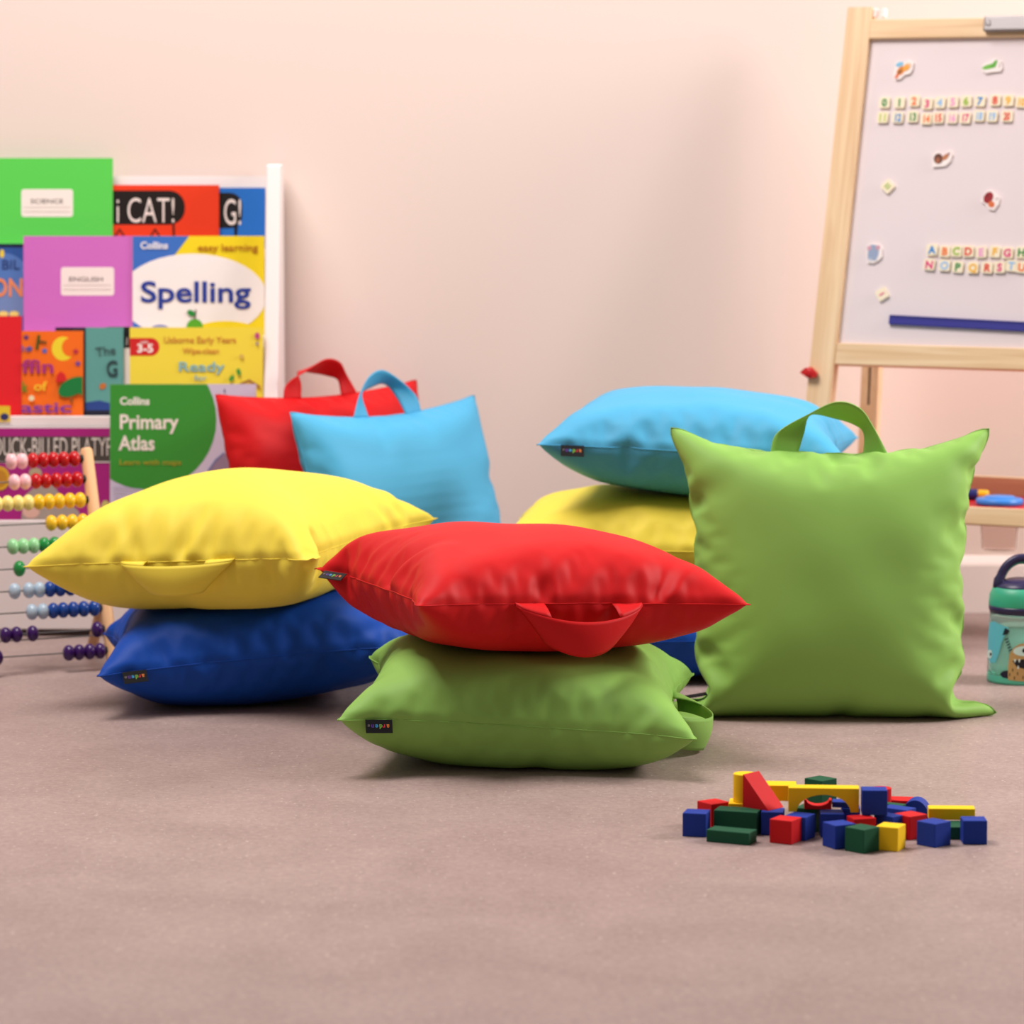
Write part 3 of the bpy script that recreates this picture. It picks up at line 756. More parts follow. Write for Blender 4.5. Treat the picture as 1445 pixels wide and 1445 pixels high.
# ================================================================== ABACUS
foot = at_z(161, 946, 0.0)
ya = D(25); ew = Vector((math.cos(ya), math.sin(ya), 0)); nh = Vector((math.sin(ya), -math.cos(ya), 0)); tl_ = D(20.5)
eu = Vector((0, 0, math.cos(tl_))) - nh * math.sin(tl_); en = nh * math.cos(tl_) + Vector((0, 0, math.sin(tl_)))
AM = Matrix((ew, -en, eu)).transposed()
ab = empty('abacus', foot, 'wooden bead abacus with rows of coloured beads in front of the bookcase', 'abacus', None, AM)
def abp(px, py):
    q = AM.inverted() @ (on_plane(px, py, foot, en) - foot); return q.x, q.z
top_z = abp(124, 633)[1]
AW = 0.34
b = MB(); b.lathe([(0.0, -0.001), (0.0095, 0), (0.0098, 0.004), (0.0098, top_z - 0.004), (0.008, top_z)], 20); b.build('post', BEECH, ab)
b = MB(); b.lathe([(0.0, -0.001), (0.0095, 0), (0.0098, 0.004), (0.0098, top_z - 0.004), (0.008, top_z)], 20, Matrix.Translation((-AW, 0, 0))); b.build('post', BEECH, ab)
# rear prop legs with a cross wire
AMi = AM.inverted()
for sx_ in (0.012, -AW - 0.012):
    a = Vector((sx_, 0.012, top_z * 0.42)); g = foot + AM @ a
    e_ = Vector((g.x, g.y, 0)) - nh * 0.085 * 1.0; e_.z = 0.008
    b = MB(); b.tube([a, AMi @ (e_ - foot)], 0.0085, 14); b.build('prop_leg', BEECH, ab)
q0 = AMi @ (Vector((foot.x, foot.y, 0.045)) - nh * 0.075 - foot)
b = MB(); b.tube([q0, q0 - Vector((AW, 0, 0))], 0.0012, 8); b.build('cross_wire', WIRE, ab)
BEADC = {'p': (244, 190, 196), 'r': (186, 18, 26), 'y': (240, 220, 130), 'Y': (238, 192, 40), 'g': (146, 208, 150), 'G': (34, 140, 66), 'b': (176, 198, 216), 'B': (28, 70, 150), 'v': (58, 22, 92)}
BEADM = {k_: mat('bead_gloss_' + n_, c_, 0.22, 0.5) for (k_, c_), n_ in zip(BEADC.items(), ('pink', 'red', 'cream', 'yellow', 'mint', 'green', 'pale_blue', 'blue', 'violet'))}
ROWS = [([(15.8, 'p'), (31, 'p'), (46.3, 'r'), (61, 'r'), (75.3, 'r'), (90, 'r'), (105, 'r')], 649.5),
        ([(20, 'p'), (35.5, 'p'), (50.4, 'r'), (64.8, 'r'), (79.7, 'r'), (94.3, 'r'), (109, 'r')], 678.3),
        ([(-4.5, 'y'), (10.6, 'y'), (25.5, 'y'), (40, 'y'), (54.8, 'Y'), (69.4, 'Y'), (83.7, 'Y'), (98.8, 'Y'), (113.3, 'Y')], 708.5),
        ([(72.2, 'Y'), (87.5, 'Y'), (102, 'Y'), (117, 'Y')], 737),
        ([(18, 'g'), (32.6, 'g'), (47.6, 'g'), (62.3, 'G'), (77.2, 'G'), (92, 'G')], 769.5),
        ([(27.2, 'G')], 802.5),
        ([(20.2, 'b'), (40.5, 'b'), (55.7, 'b'), (70.4, 'B'), (85, 'B'), (99.6, 'B'), (114, 'B'), (128, 'B')], 831),
        ([(44.8, 'b'), (60.4, 'b'), (75, 'B'), (89, 'B'), (103.6, 'B'), (118.3, 'B'), (133.3, 'B')], 861),
        ([(7.5, 'v'), (23, 'v'), (45.8, 'v'), (137.6, 'v')], 893.5),
        ([(-5, 'v'), (97, 'v'), (111.7, 'v'), (126.7, 'v'), (141.3, 'v')], 921.5)]
bead_me = {}
for beads, py in ROWS:
    pm = sum(x for x, _ in beads) / len(beads)
    if pm < 30 and len(beads) == 1: zr = abp(27.2, 802.5)[1]
    else: zr = sum(abp(x, py - 0.055 * (x - pm))[1] for x, _ in beads) / len(beads)
    b = MB(); b.tube([(-AW, 0, zr), (0, 0, zr)], 0.0012, 8); b.build('wire', WIRE, ab)
    b = MB(); b.tube([(-0.014, 0, zr), (-0.008, 0, zr)], [0.006, 0.007], 14); b.build('rubber_stop', BLACK_RUBBER, ab)
    for x, cc in beads:
        if cc not in bead_me:
            b = MB(); prof = [(0.0018 + 0.0106 * math.cos(a), 0.0088 * math.sin(a)) for a in [(-PI / 2 + PI * i / 16) for i in range(17)]]
            b.lathe(prof, 24, Matrix.Rotation(PI / 2, 4, 'Y')); o = b.build('bead', BEADM[cc], ab); bead_me[cc] = o
        else:
            o = bead_me[cc].copy(); COL.objects.link(o); o.parent = ab
        xx = min(abp(x, py)[0], -0.0225) if x < 140 else abp(x, py)[0]
        o.location = (abp(x, py)[0], 0, zr)

# ================================================================== EASEL
EY = 5.72
eref = at_y(1180, 485, EY)
ph = D(27); EX = Vector((math.cos(ph), -math.sin(ph), 0)); NH = Vector((-math.sin(ph), -math.cos(ph), 0)); ta = math.atan(0.233)
EU = Vector((0, 0, math.cos(ta))) - NH * math.sin(ta); EN = NH * math.cos(ta) + Vector((0, 0, math.sin(ta)))
EM = Matrix((EX, -EN, EU)).transposed(); EMi = EM.inverted()
BD = 0.010          # the writing surface lies this far behind the face of the posts
def ep(px, py, back=0.0):
    q = EMi @ (on_plane(px, py, eref - EN * back, EN) - eref); return q.x, q.z
zfloor = -eref.z / EU.z
ebase = eref + EU * zfloor
es = empty('easel', ebase, 'pine floor easel with a magnetic whiteboard and paint tray, at the right', 'easel', None, EM)
def eloc(x, y, z): return Vector((x, y, z - zfloor))
TEM = Matrix.Translation((0, 0, -zfloor))
EWID = 0.56
xl_t, z_t = ep(1226, 52); xl_b, z_b = ep(1180, 485)
x_out_t = ep(1200, 10)[0]; z_top = ep(1210, 10)[1]; x_out_b = ep(1142, 480)[0]
LW = 0.5 * ((xl_t - x_out_t) + (xl_b - x_out_b))
sl = ((xl_t - xl_b) / (z_t - z_b))
def leg(x_at, w, name):
    b = MB()
    f = lambda z: x_at + sl * z
    pts = [(f(zfloor), zfloor), (f(zfloor) + w, zfloor), (f(z_top) + w, z_top), (f(z_top), z_top)]
    b.prism(pts, 0.0, 0.022, TEM); return b.build(name, PINE_Z, es, bevel=0.002)
leg(-LW, LW, 'front_leg'); leg(EWID, LW, 'front_leg')
zt1 = ep(1300, 26)[1]; zt0 = ep(1300, 53)[1]; zb1 = ep(1300, 487)[1]; zb0 = ep(1300, 517.5)[1]
b = MB(); b.box(sl * zt0 - 0.002, EWID + sl * zt0, 0.001, 0.021, zt0, zt1, TEM); b.build('top_rail', PINE_X, es, bevel=0.0015)
b = MB(); b.box(0.0, EWID, 0.001, 0.021, zb0, zb1, TEM); b.build('bottom_rail', PINE_X, es, bevel=0.0015)
BOARD = mat('whiteboard_enamel', (228, 216, 218), 0.4, 0.4)
b = MB(); b.box(-0.004, EWID + 0.004, BD, BD + 0.006, zb1 - 0.004, zt0 + 0.004, TEM); b.build('whiteboard', BOARD, es)
# hinges, clip, knob
for px in (1232, 1244):
    x, z = ep(px, 22); b = MB(); b.box(x - 0.0035, x + 0.0035, 0.006, 0.016, z - 0.001, z + 0.015, TEM); b.build('hinge_tab', WHITE_PAINT, es, bevel=0.001)
x0, z1 = ep(1391, 24); z0 = ep(1391, 46)[1]
b = MB(); b.box(x0, x0 + 0.16, -0.010, 0.0, z0, z1, TEM); cl = b.build('paper_clip', STEEL, es, bevel=0.003)
b = MB(); b.lathe([(0.0, -0.003), (0.005, -0.003), (0.005, 0.0), (0.003, 0.001)], 16, TEM @ Matrix.Translation((x0 + 0.009, -0.0105, (z0 + z1) / 2)) @ Matrix.Rotation(PI / 2, 4, 'X')); b.build('rivet', STEEL, cl)
kx, kz = ep(1145, 527)
b = MB(); b.lathe([(0.004, 0.0), (0.009, 0.002), (0.0095, 0.010), (0.006, 0.014), (0.0, 0.0145)], 18, TEM @ Matrix.Translation((kx, 0.0, kz)) @ Matrix.Rotation(PI / 2, 4, 'X'))
b.prism([(-0.016, -0.001), (-0.006, -0.007), (0.010, -0.008), (0.014, 0.0), (0.004, 0.008), (-0.008, 0.007)], -0.012, -0.004, TEM @ Matrix.Translation((kx, 0, kz)))
b.build('wing_knob', mat('red_plastic', (196, 22, 26), 0.35), es, bevel=0.001)
# rear frame: legs from the hinge down to the floor behind
toploc = Vector((sl * z_t + 0.020, 0.030, z_t + 0.02))
toppos = eref + EM @ toploc
midpos = at_y(1229, 560, 5.86)
dirv = (midpos - toppos); footp = toppos + dirv * ((0.0 - toppos.z) / dirv.z)
for dx in (0.0, EWID - 0.04):
    off = EX * dx
    a, c_ = EMi @ (toppos + off - ebase), EMi @ (footp + off - ebase)
    zx = (a - c_).normalized(); xx = Vector((1, 0, 0)); xx = (xx - zx * xx.dot(zx)).normalized(); yy = zx.cross(xx)
    Mx = Matrix((xx, yy, zx)).transposed().to_4x4(); Mx.translation = c_
    L_ = (a - c_).length
    b = MB(); b.box(-0.016, 0.016, -0.010, 0.010, 0.004, L_, Mx); lg = b.build('rear_leg', PINE_Z, es, bevel=0.0015)
    b = MB(); b.box(-0.0016, 0.0016, -0.0106, -0.0098, L_ * 0.37, L_ * 0.50, Mx); b.build('slot', flat((70, 44, 30)), lg)
    b = MB(); b.lathe([(0.0, 0.0), (0.005, 0.0005), (0.0055, 0.003), (0.003, 0.006), (0.0, 0.0062)], 16, Mx @ Matrix.Translation((-0.001, -0.0105, L_ * 0.493)) @ Matrix.Rotation(PI / 2, 4, 'X')); b.build('bolt', STEEL, lg)
# paint tray between the frames
xf, zf1 = ep(1400, 716); zf0 = ep(1400, 741)[1]
b = MB(); b.box(0.0, EWID, 0.001, 0.019, zf0, zf1, TEM); b.build('tray_front_rail', PINE_X, es, bevel=0.0015)
# horizontal tray frame expressed in the tilted frame
def world_loc(p): return EMi @ (p - ebase)
fr = ebase + EM @ eloc(0, 0.010, zf0)            # lower front rail centre line, world
TD = 0.26
FZ = (zf1 - zf0) * math.cos(ta) - 0.006
HM = (EMi @ Matrix((EX, -NH, Vector((0, 0, 1)))).transposed()).to_4x4(); HM.translation = world_loc(fr)
RED_TRAY = mat('red_hardboard', (190, 20, 28), 0.45)
b = MB(); b.box(0.0, EWID, 0.008, TD, FZ - 0.006, FZ, HM); tray_floor = b.build('tray_floor', RED_TRAY, es)
zback = (at_y(1400, 674.5, (fr - NH * TD + EX * 0.25).y).z - fr.z)
b = MB(); b.box(0.0, EWID, TD, TD + 0.016, FZ - 0.012, zback, HM); b.build('tray_back_rail', PINE_X, es, bevel=0.0015)
for dx in (-0.004, EWID - 0.012):
    b = MB(); b.box(dx, dx + 0.016, 0.012, TD, FZ - 0.012, FZ + 0.002, HM); b.build('tray_side', PINE_Z, es)
# marker pen and water pot on the tray
HW = Matrix((EX, -NH, Vector((0, 0, 1)))).transposed()
tray_top = fr.z + FZ
mp = on_plane(1376, 698, Vector((0, 0, tray_top + 0.009)), Vector((0, 0, 1)))
pen = empty('marker_pen', (mp.x, mp.y, tray_top), 'fat blue marker pen with a yellow end lying in the easel tray', 'marker pen', None, Matrix.Rotation(D(-8), 3, 'Z'))
b = MB(); b.lathe([(0.0, -0.11), (0.0085, -0.109), (0.0092, -0.10), (0.0092, 0.002), (0.0085, 0.004)], 20, Matrix.Translation((0, 0, 0.0095)) @ Matrix.Rotation(PI / 2, 4, 'Y')); b.build('barrel', mat('navy_plastic', (36, 44, 110), 0.35), pen)
b = MB(); b.lathe([(0.0075, 0.004), (0.0078, 0.006), (0.0075, 0.020), (0.005, 0.023), (0.0, 0.0235)], 20, Matrix.Translation((0, 0, 0.0095)) @ Matrix.Rotation(PI / 2, 4, 'Y')); b.build('end_cap', mat('yellow_plastic', (244, 184, 30), 0.35), pen)
CLEAR = mat('clear_plastic', (244, 234, 230), 0.2, 0.3, trans=0.97, ior=1.015)
pc = on_plane(1410.5, 712, Vector((0, 0, tray_top)), Vector((0, 0, 1)))
# the round hole the pot hangs in
hb = MB(); hb.lathe([(0.0345, -0.03), (0.0345, 0.03)], 40, Matrix.Translation((pc.x, pc.y, tray_top))); ho = hb.build('hole_cutter', RED_TRAY)
bo = tray_floor.modifiers.new('hole', 'BOOLEAN'); bo.operation = 'DIFFERENCE'; bo.object = ho; bo.solver = 'EXACT'
bpy.context.view_layer.update(); dg_ = bpy.context.evaluated_depsgraph_get()
me_ = bpy.data.meshes.new_from_object(tray_floor.evaluated_get(dg_)); tray_floor.modifiers.clear(); tray_floor.data = me_
bpy.data.objects.remove(ho)
pot = empty('water_pot', (pc.x, pc.y, tray_top - 0.0784), 'clear plastic paint pot with a blue lid hanging in the easel tray', 'paint pot')
b = MB(); b.lathe([(0.0, 0.004), (0.026, 0.004), (0.028, 0.006), (0.0325, 0.076), (0.0318, 0.076), (0.0272, 0.0065), (0.0, 0.0052)], 32); b.build('cup', CLEAR, pot)
b = MB(); b.lathe([(0.0, 0.079), (0.037, 0.079), (0.039, 0.081), (0.039, 0.087), (0.036, 0.089), (0.026, 0.0885), (0.024, 0.0925), (0.012, 0.093), (0.0, 0.091)], 36); b.build('lid', mat('bright_blue_plastic', (50, 130, 216), 0.3), pot)

# ---- magnets on the whiteboard
TILE = mat('cream_magnet_foam', (244, 232, 202), 0.55)
def magnet(name, px, py, label, cat, group=None, rot=0.0):
    x, z = ep(px, py, BD)
    loc = ebase + EM @ eloc(x, BD - 0.0002, z)
    M = EM @ Matrix.Rotation(rot, 3, 'Y')
    return empty(name, loc, label, cat, group, M)
CO = {'dg': (40, 140, 66), 'or': (236, 118, 50), 'pk': (220, 60, 128), 'lb': (150, 192, 232), 'lp': (236, 160, 206), 'lg': (148, 186, 44), 'bl': (56, 138, 206), 'rd': (220, 66, 44), 'ye': (240, 182, 50), 'lm': (186, 206, 90)}
CN = {'dg': 'dark green', 'or': 'orange', 'pk': 'deep pink', 'lb': 'pale blue', 'lp': 'pale pink', 'lg': 'olive green', 'bl': 'blue', 'rd': 'red', 'ye': 'amber', 'lm': 'lime'}
_tile = None
def tile(ch, px, py, cc, rot, label, group, size=0.0186):
    global _tile
    r = magnet('magnet_tile', px, py, label, 'magnet', group, rot)
    if _tile is None:
        b = MB(); b.prism(rrect(-size / 2, size / 2, -size / 2, size / 2, 0.0028, 3), -0.0042, 0.0); _tile = b.build('foam_tile', TILE, r, bevel=0.0007)
    else:
        o = _tile.copy(); COL.objects.link(o); o.parent = r
    if ch in ('=', '-'):
        b = MB()
        for dz in ((0.0026, -0.0026) if ch == '=' else (0.0,)): b.box(-0.0046, 0.0046, -0.0046, -0.0043, dz - 0.0012, dz + 0.0012)
        b.build('printed_sign', flat(CO[cc]), r)
    else:
        h = 0.0128; wd = 0.0108 if len(ch) == 2 else None
        t = text_obj('printed_digit' if ch[0].isdigit() else 'printed_letter', ch, h / 0.729, flat(CO[cc]), r, 0, -h / 2, -0.0044, bold=0.04, align='CENTER', width=wd)
    return r
rr_ = random.Random(3)
N1 = [('0', 130, 170, 'dg'), ('1', 272, 170, 'dg'), ('2', 412, 155, 'or'), ('3', 535, 180, 'pk'), ('4', 655, 170, 'lb'), ('5', 778, 163, 'lp'), ('6', 903, 157, 'lg'), ('7', 1033, 155, 'bl'), ('8', 1178, 148, 'rd'), ('9', 1302, 150, 'ye'), ('10', 1425, 165, 'ye')]
N2 = [('11', 112, 312, 'lm'), ('12', 255, 312, 'bl'), ('13', 397, 305, 'dg'), ('14', 525, 325, 'or'), ('15', 638, 315, 'rd'), ('16', 768, 315, 'lp'), ('17', 893, 315, 'pk'), ('18', 1025, 297, 'lb'), ('19', 1148, 300, 'lb'), ('20', 1290, 300, 'rd')]
for L_ in (N1, N2):
    for ch, zx, zy, cc in L_:
        tile(ch, 1230 + zx / 6.72, 120 + zy / 6.72, cc, D(rr_.uniform(-3, 3)), 'cream magnet tile printed with the number %s in %s' % (ch, CN[cc]), 'number magnets on the whiteboard')
A1 = [('A', 245, 215, 'bl'), ('B', 412, 235, 'or'), ('C', 565, 232, 'lg'), ('D', 722, 235, 'rd'), ('E', 890, 245, 'lp'), ('F', 1070, 240, 'ye'), ('G', 1237, 255, 'pk'), ('H', 1420, 250, 'dg'),
      ('N', 210, 410, 'pk'), ('O', 410, 420, 'lb'), ('P', 582, 440, 'dg'), ('Q', 783, 450, 'ye'), ('R', 970, 450, 'rd'), ('S', 1134, 445, 'pk'), ('T', 1290, 425, 'lb'), ('U', 1425, 445, 'or')]
for ch, zx, zy, cc in A1:
    tile(ch, 1290 + zx / 9.32, 330 + zy / 9.32, cc, D(rr_.uniform(-4, 4)), 'cream magnet tile printed with the letter %s in %s' % (ch, CN[cc]), 'letter magnets on the whiteboard')
tile('=', 1253.7, 263.7, 'lg', D(-48), 'tilted cream magnet tile with a green equals sign', 'sign magnets on the whiteboard')
tile('-', 1245.7, 415.6, 'pk', D(-33), 'tilted cream magnet tile with a pink minus sign', 'sign magnets on the whiteboard')
PLATE = mat('white_magnet_card', (244, 234, 230), 0.5)
def blob(cx, cz, pts): return [(cx + x, cz + z) for x, z in pts]
def animal(name, px, py, label, outline, arts):
    """outline and art in millimetres round the magnet's middle"""
    r = magnet(name, px, py, label, 'magnet', 'animal magnets on the whiteboard')
    mm = lambda P: [(x / 1000, z / 1000) for x, z in P]
    b = MB(); b.prism(mm(outline), -0.0036, 0.0); b.build('backing', PLATE, r, bevel=0.0006)
    for i, (nm, P, rgb) in enumerate(arts): poly_obj(nm, mm(P), -0.0036 - 0.00012 * i, flat(rgb), r, 0.00012)
animal('bee_magnet', 1275.7, 99, 'bee-shaped magnet, orange with blue wings, top left of the board',
       [(-13, -17), (-4, -16), (3, -9), (12, -7), (16, 0), (17, 12), (9, 17), (2, 11), (-6, 14), (-15, 12), (-14, 2), (-16, -8)],
       [('body', ell(-4, -2, 6, 9, 20, rot=-0.7), (214, 128, 40)), ('stripe', ell(-6, -4, 2, 5, 12, rot=-0.7), (110, 66, 40)), ('tail', ell(-10, -11, 3, 5, 14, rot=-0.5), (224, 120, 80)), ('wing', ell(-7, 9, 7, 4, 16, rot=0.3), (126, 190, 222)), ('head', ell(6, 4, 8, 5, 18, rot=0.8), (236, 164, 60)), ('cheek', ell(10, 8, 3, 3, 12), (240, 190, 150))])
animal('grasshopper_magnet', 1401, 94, 'green grasshopper-shaped magnet, top right of the board',
       [(-17, -7), (-10, -12), (2, -10), (15, -9), (18, -3), (15, 9), (8, 8), (3, 13), (-5, 7), (-16, 3)],
       [('body', ell(-5, -1, 12, 4, 24, rot=0.25), (112, 184, 72)), ('leg', [(-4, 0), (6, 11), (9, 8), (6, -2), (0, -4)], (94, 170, 60)), ('antenna', [(12, -3), (13, -3), (14, 6), (13, 6)], (150, 110, 130))])
animal('snail_magnet', 1331, 224.7, 'brown snail-shaped magnet in the middle of the board',
       [(-16, -14), (-2, -13), (6, -12), (14, -4), (17, 8), (13, 15), (5, 9), (-2, 6), (-10, 13), (-17, 6)],
       [('shell', ell(-7, 0, 8, 9, 24, rot=0.3), (98, 56, 44)), ('shell_swirl', ell(-8, -3, 4, 5, 16), (160, 92, 60)), ('head', ell(5, 3, 4, 7, 18, rot=-0.8), (186, 120, 80)), ('eye', ell(10, 8, 2, 3, 10, rot=-0.6), (150, 110, 110))])
animal('ladybird_magnet', 1398, 283, 'dark red ladybird-shaped magnet at the right of the board',
       [(-12, 4), (-9, 14), (0, 17), (8, 11), (16, 4), (15, -6), (8, -17), (-1, -15), (-8, -7), (-16, -2)],
       [('wing_case', ell(-3, 4, 8, 10, 24, rot=-0.4), (150, 22, 34)), ('spot', ell(-5, 7, 2, 3, 10), (110, 12, 26)), ('head', ell(3, -7, 6, 5, 18, rot=-0.5), (214, 110, 60)), ('leg', [(9, 1), (14, 4), (14, 3), (9, 0)], (120, 90, 90))])
animal('elephant_magnet', 1234.6, 357.6, 'blue-grey elephant-shaped magnet at the left of the board',
       [(-11, -16), (0, -17), (9, -12), (14, -6), (13, 8), (7, 15), (-4, 16), (-13, 12), (-13, 0)],
       [('body', [(-10, -12), (4, -13), (8, -4), (8, 8), (3, 13), (-6, 14), (-11, 9), (-11, -2)], (148, 164, 192)), ('ear', ell(-9, 8, 4, 4, 14), (206, 156, 172)), ('ear', ell(6, 9, 4, 4, 14), (206, 156, 172)), ('foot', [(-9, -12), (-2, -13), (-2, -9), (-9, -8)], (180, 190, 206))])
x0, z0 = ep(1256, 451.5, BD); x1, z1 = ep(1445, 461.5, BD)
an = math.atan2(z1 - z0, x1 - x0)
rl = empty('magnetic_strip', ebase + EM @ eloc(x0, BD, z0), 'long dark blue magnetic ruler strip across the bottom of the whiteboard', 'ruler', None, EM @ Matrix.Rotation(-an, 3, 'Y'))
b = MB(); b.box(0, 0.305, -0.006, 0.0, -0.0078, 0.0078); st_ = b.build('strip', mat('ultramarine_plastic', (44, 44, 140), 0.5), rl, bevel=0.001)
b = MB(); b.box(0.001, 0.304, -0.0068, -0.006, 0.0045, 0.0072); b.build('raised_edge', mat('dark_ultramarine_plastic', (36, 38, 118), 0.5), rl)

# ================================================================== DRINKING BOTTLE
BY = 5.19
bc = at_y(1440, 965, BY); bc.z = 0
BR = 0.0505
bt = empty('drinking_bottle', bc, 'clear aqua drinking bottle with a monster print and navy lid, right edge of the floor', 'bottle')
AQUA = mat('aqua_clear_plastic', (224, 250, 244), 0.08, 0.5, trans=0.9, ior=1.15)
TEAL = mat('teal_lid_plastic', (58, 168, 134), 0.4); NAVY = mat('navy_lid_plastic', (44, 38, 78), 0.35)
b = MB(); b.lathe([(0.0, 0.004), (0.040, 0.0), (0.047, 0.002), (BR, 0.010), (BR, 0.020), (0.0485, 0.100), (0.047, 0.108), (0.046, 0.108), (0.0465, 0.099), (0.0485, 0.020), (0.046, 0.010), (0.0, 0.008)], 48); b.build('body', AQUA, bt)
b = MB(); b.lathe([(0.0, 0.0085), (0.044, 0.011), (0.0475, 0.021), (0.0468, 0.082), (0.0, 0.082)], 48); b.build('water', mat('tinted_water', (180, 234, 224), 0.05, 0.5, trans=0.7, ior=1.08), bt)
b = MB(); b.lathe([(0.0505, 0.0005), (0.0508, 0.004), (0.0508, 0.010), (0.0503, 0.013)], 48); b.build('base_band', mat('aqua_base_plastic', (96, 204, 176), 0.3, trans=0.3), bt)
b = MB(); b.lathe([(0.044, 0.104), (0.0475, 0.105), (0.0495, 0.112), (0.0495, 0.116), (0.0, 0.116)], 48); b.build('neck_ring', NAVY, bt)
b = MB(); b.lathe([(0.0, 0.112), (0.0485, 0.1125), (0.0495, 0.118), (0.0485, 0.132), (0.044, 0.142), (0.040, 0.145), (0.0, 0.145)], 48); b.build('lid', TEAL, bt)
b = MB(); b.lathe([(0.0, 0.141), (0.042, 0.142), (0.041, 0.146), (0.033, 0.152), (0.020, 0.156), (0.0, 0.157)], 40); b.build('lid_cap', NAVY, bt)
pts = [Vector((-0.036 + 0.0 * i, -0.004, 0.143)) for i in range(1)] + [Vector((-0.036 * math.cos(a) , -0.004, 0.143 + 0.045 * math.sin(a))) for a in [PI * i / 24 for i in range(1, 25)]]
b = MB(); b.tube(pts, [0.0085 if i < 3 else 0.0062 for i in range(25)], 14); hd = b.build('carry_loop', NAVY, bt)
pts = [Vector((-0.030 * math.cos(a), 0.004, 0.145 + 0.036 * math.sin(a))) for a in [PI * i / 24 for i in range(25)]]
b = MB(); b.tube(pts, 0.0038, 10); b.build('loop_lining', TEAL, bt)
def wrap(name, pts, rgb, k, parent=bt):
    """printed patch on the curved bottle; pixel outline -> angle and height"""
    q = []
    for px, py in pts:
        dx = max(-0.999, min(0.999, (px - 1440) / (FPX / BY) / (BR + 0.0003)))
        q.append((math.asin(dx), at_y(px, py, BY - BR * math.sqrt(1 - dx * dx)).z))
    a0, a1 = min(a for a, _ in q), max(a for a, _ in q); st = 0.06; b = MB(); a = a0
    while a < a1 - 1e-6:
        c = clip(q, a, min(a + st, a1), -9, 9); a += st
        if len(c) < 3: continue
        rad = BR + 0.0003 + 0.00015 * k
        b.add([Vector((rad * math.sin(t), -rad * math.cos(t), z)) for t, z in c], [tuple(range(len(c)))])
    return b.build(name, flat(rgb), parent)
def W(zx, zy): return (1370 + zx / 7.225, 790 + zy / 7.225)
wrap('print_blue_monster', [W(*p) for p in ((168, 640), (200, 625), (330, 690), (300, 760), (270, 840), (245, 960), (215, 1050), (175, 1050), (160, 960), (160, 800))], (96, 186, 204), 0)
wrap('print_dark_fin', [W(*p) for p in ((300, 690), (342, 725), (322, 760), (275, 768))], (22, 26, 40), 1)
wrap('print_eye', [W(172 + 18 * math.cos(i * 0.4), 960 + 45 * math.sin(i * 0.4)) for i in range(16)], (206, 232, 226), 1)
wrap('print_pupil', [W(180 + 8 * math.cos(i * 0.6), 962 + 18 * math.sin(i * 0.6)) for i in range(10)], (22, 26, 40), 2)
for i in range(6):
    yy = 800 + i * 28; xx = 305 + i * 9
    wrap('print_stripe', [W(*p) for p in ((xx - 8, yy + 10), (xx + 22, yy - 6), (xx + 30, yy + 4), (xx - 2, yy + 24))], (24, 26, 38), 1)
wrap('print_dark_hill', [W(*p) for p in ((255, 1165), (285, 1135), (350, 1125), (350, 1215), (285, 1200))], (24, 24, 48), 1)
wrap('print_monster', [W(*p) for p in ((335, 1225), (330, 1100), (345, 960), (380, 900), (430, 862), (490, 850), (550, 858), (610, 890), (640, 940), (655, 1080), (660, 1235), (500, 1240))], (190, 150, 96), 2)
wrap('print_monster_eye', [W(490 + 112 * math.cos(i * 0.314), 930 + 52 * math.sin(i * 0.314)) for i in range(20)], (206, 230, 226), 3)
wrap('print_monster_pupil', [W(490 + 24 * math.cos(i * 0.4), 925 + 24 * math.sin(i * 0.4)) for i in range(16)], (26, 24, 40), 4)
wrap('print_mouth', [W(*p) for p in ((372, 1030), (430, 1015), (500, 1012), (580, 1018), (620, 1035), (585, 1090), (500, 1112), (420, 1095))], (24, 20, 32), 3)
for xx in (398, 440, 520, 565): wrap('print_tooth', [W(*p) for p in ((xx - 13, 1014), (xx + 13, 1012), (xx, 1052))], (224, 232, 226), 4)
for xx in (430, 515): wrap('print_tooth', [W(*p) for p in ((xx - 12, 1108), (xx, 1070), (xx + 12, 1110))], (224, 232, 226), 4)
for xx, yy in ((378, 1125), (425, 1160), (505, 1145), (350, 1170), (395, 1205), (480, 1200), (540, 1190)): wrap('print_fur_mark', [W(*p) for p in ((xx - 6, yy - 16), (xx + 6, yy - 16), (xx + 4, yy + 16), (xx - 4, yy + 16))], (60, 44, 40), 3)

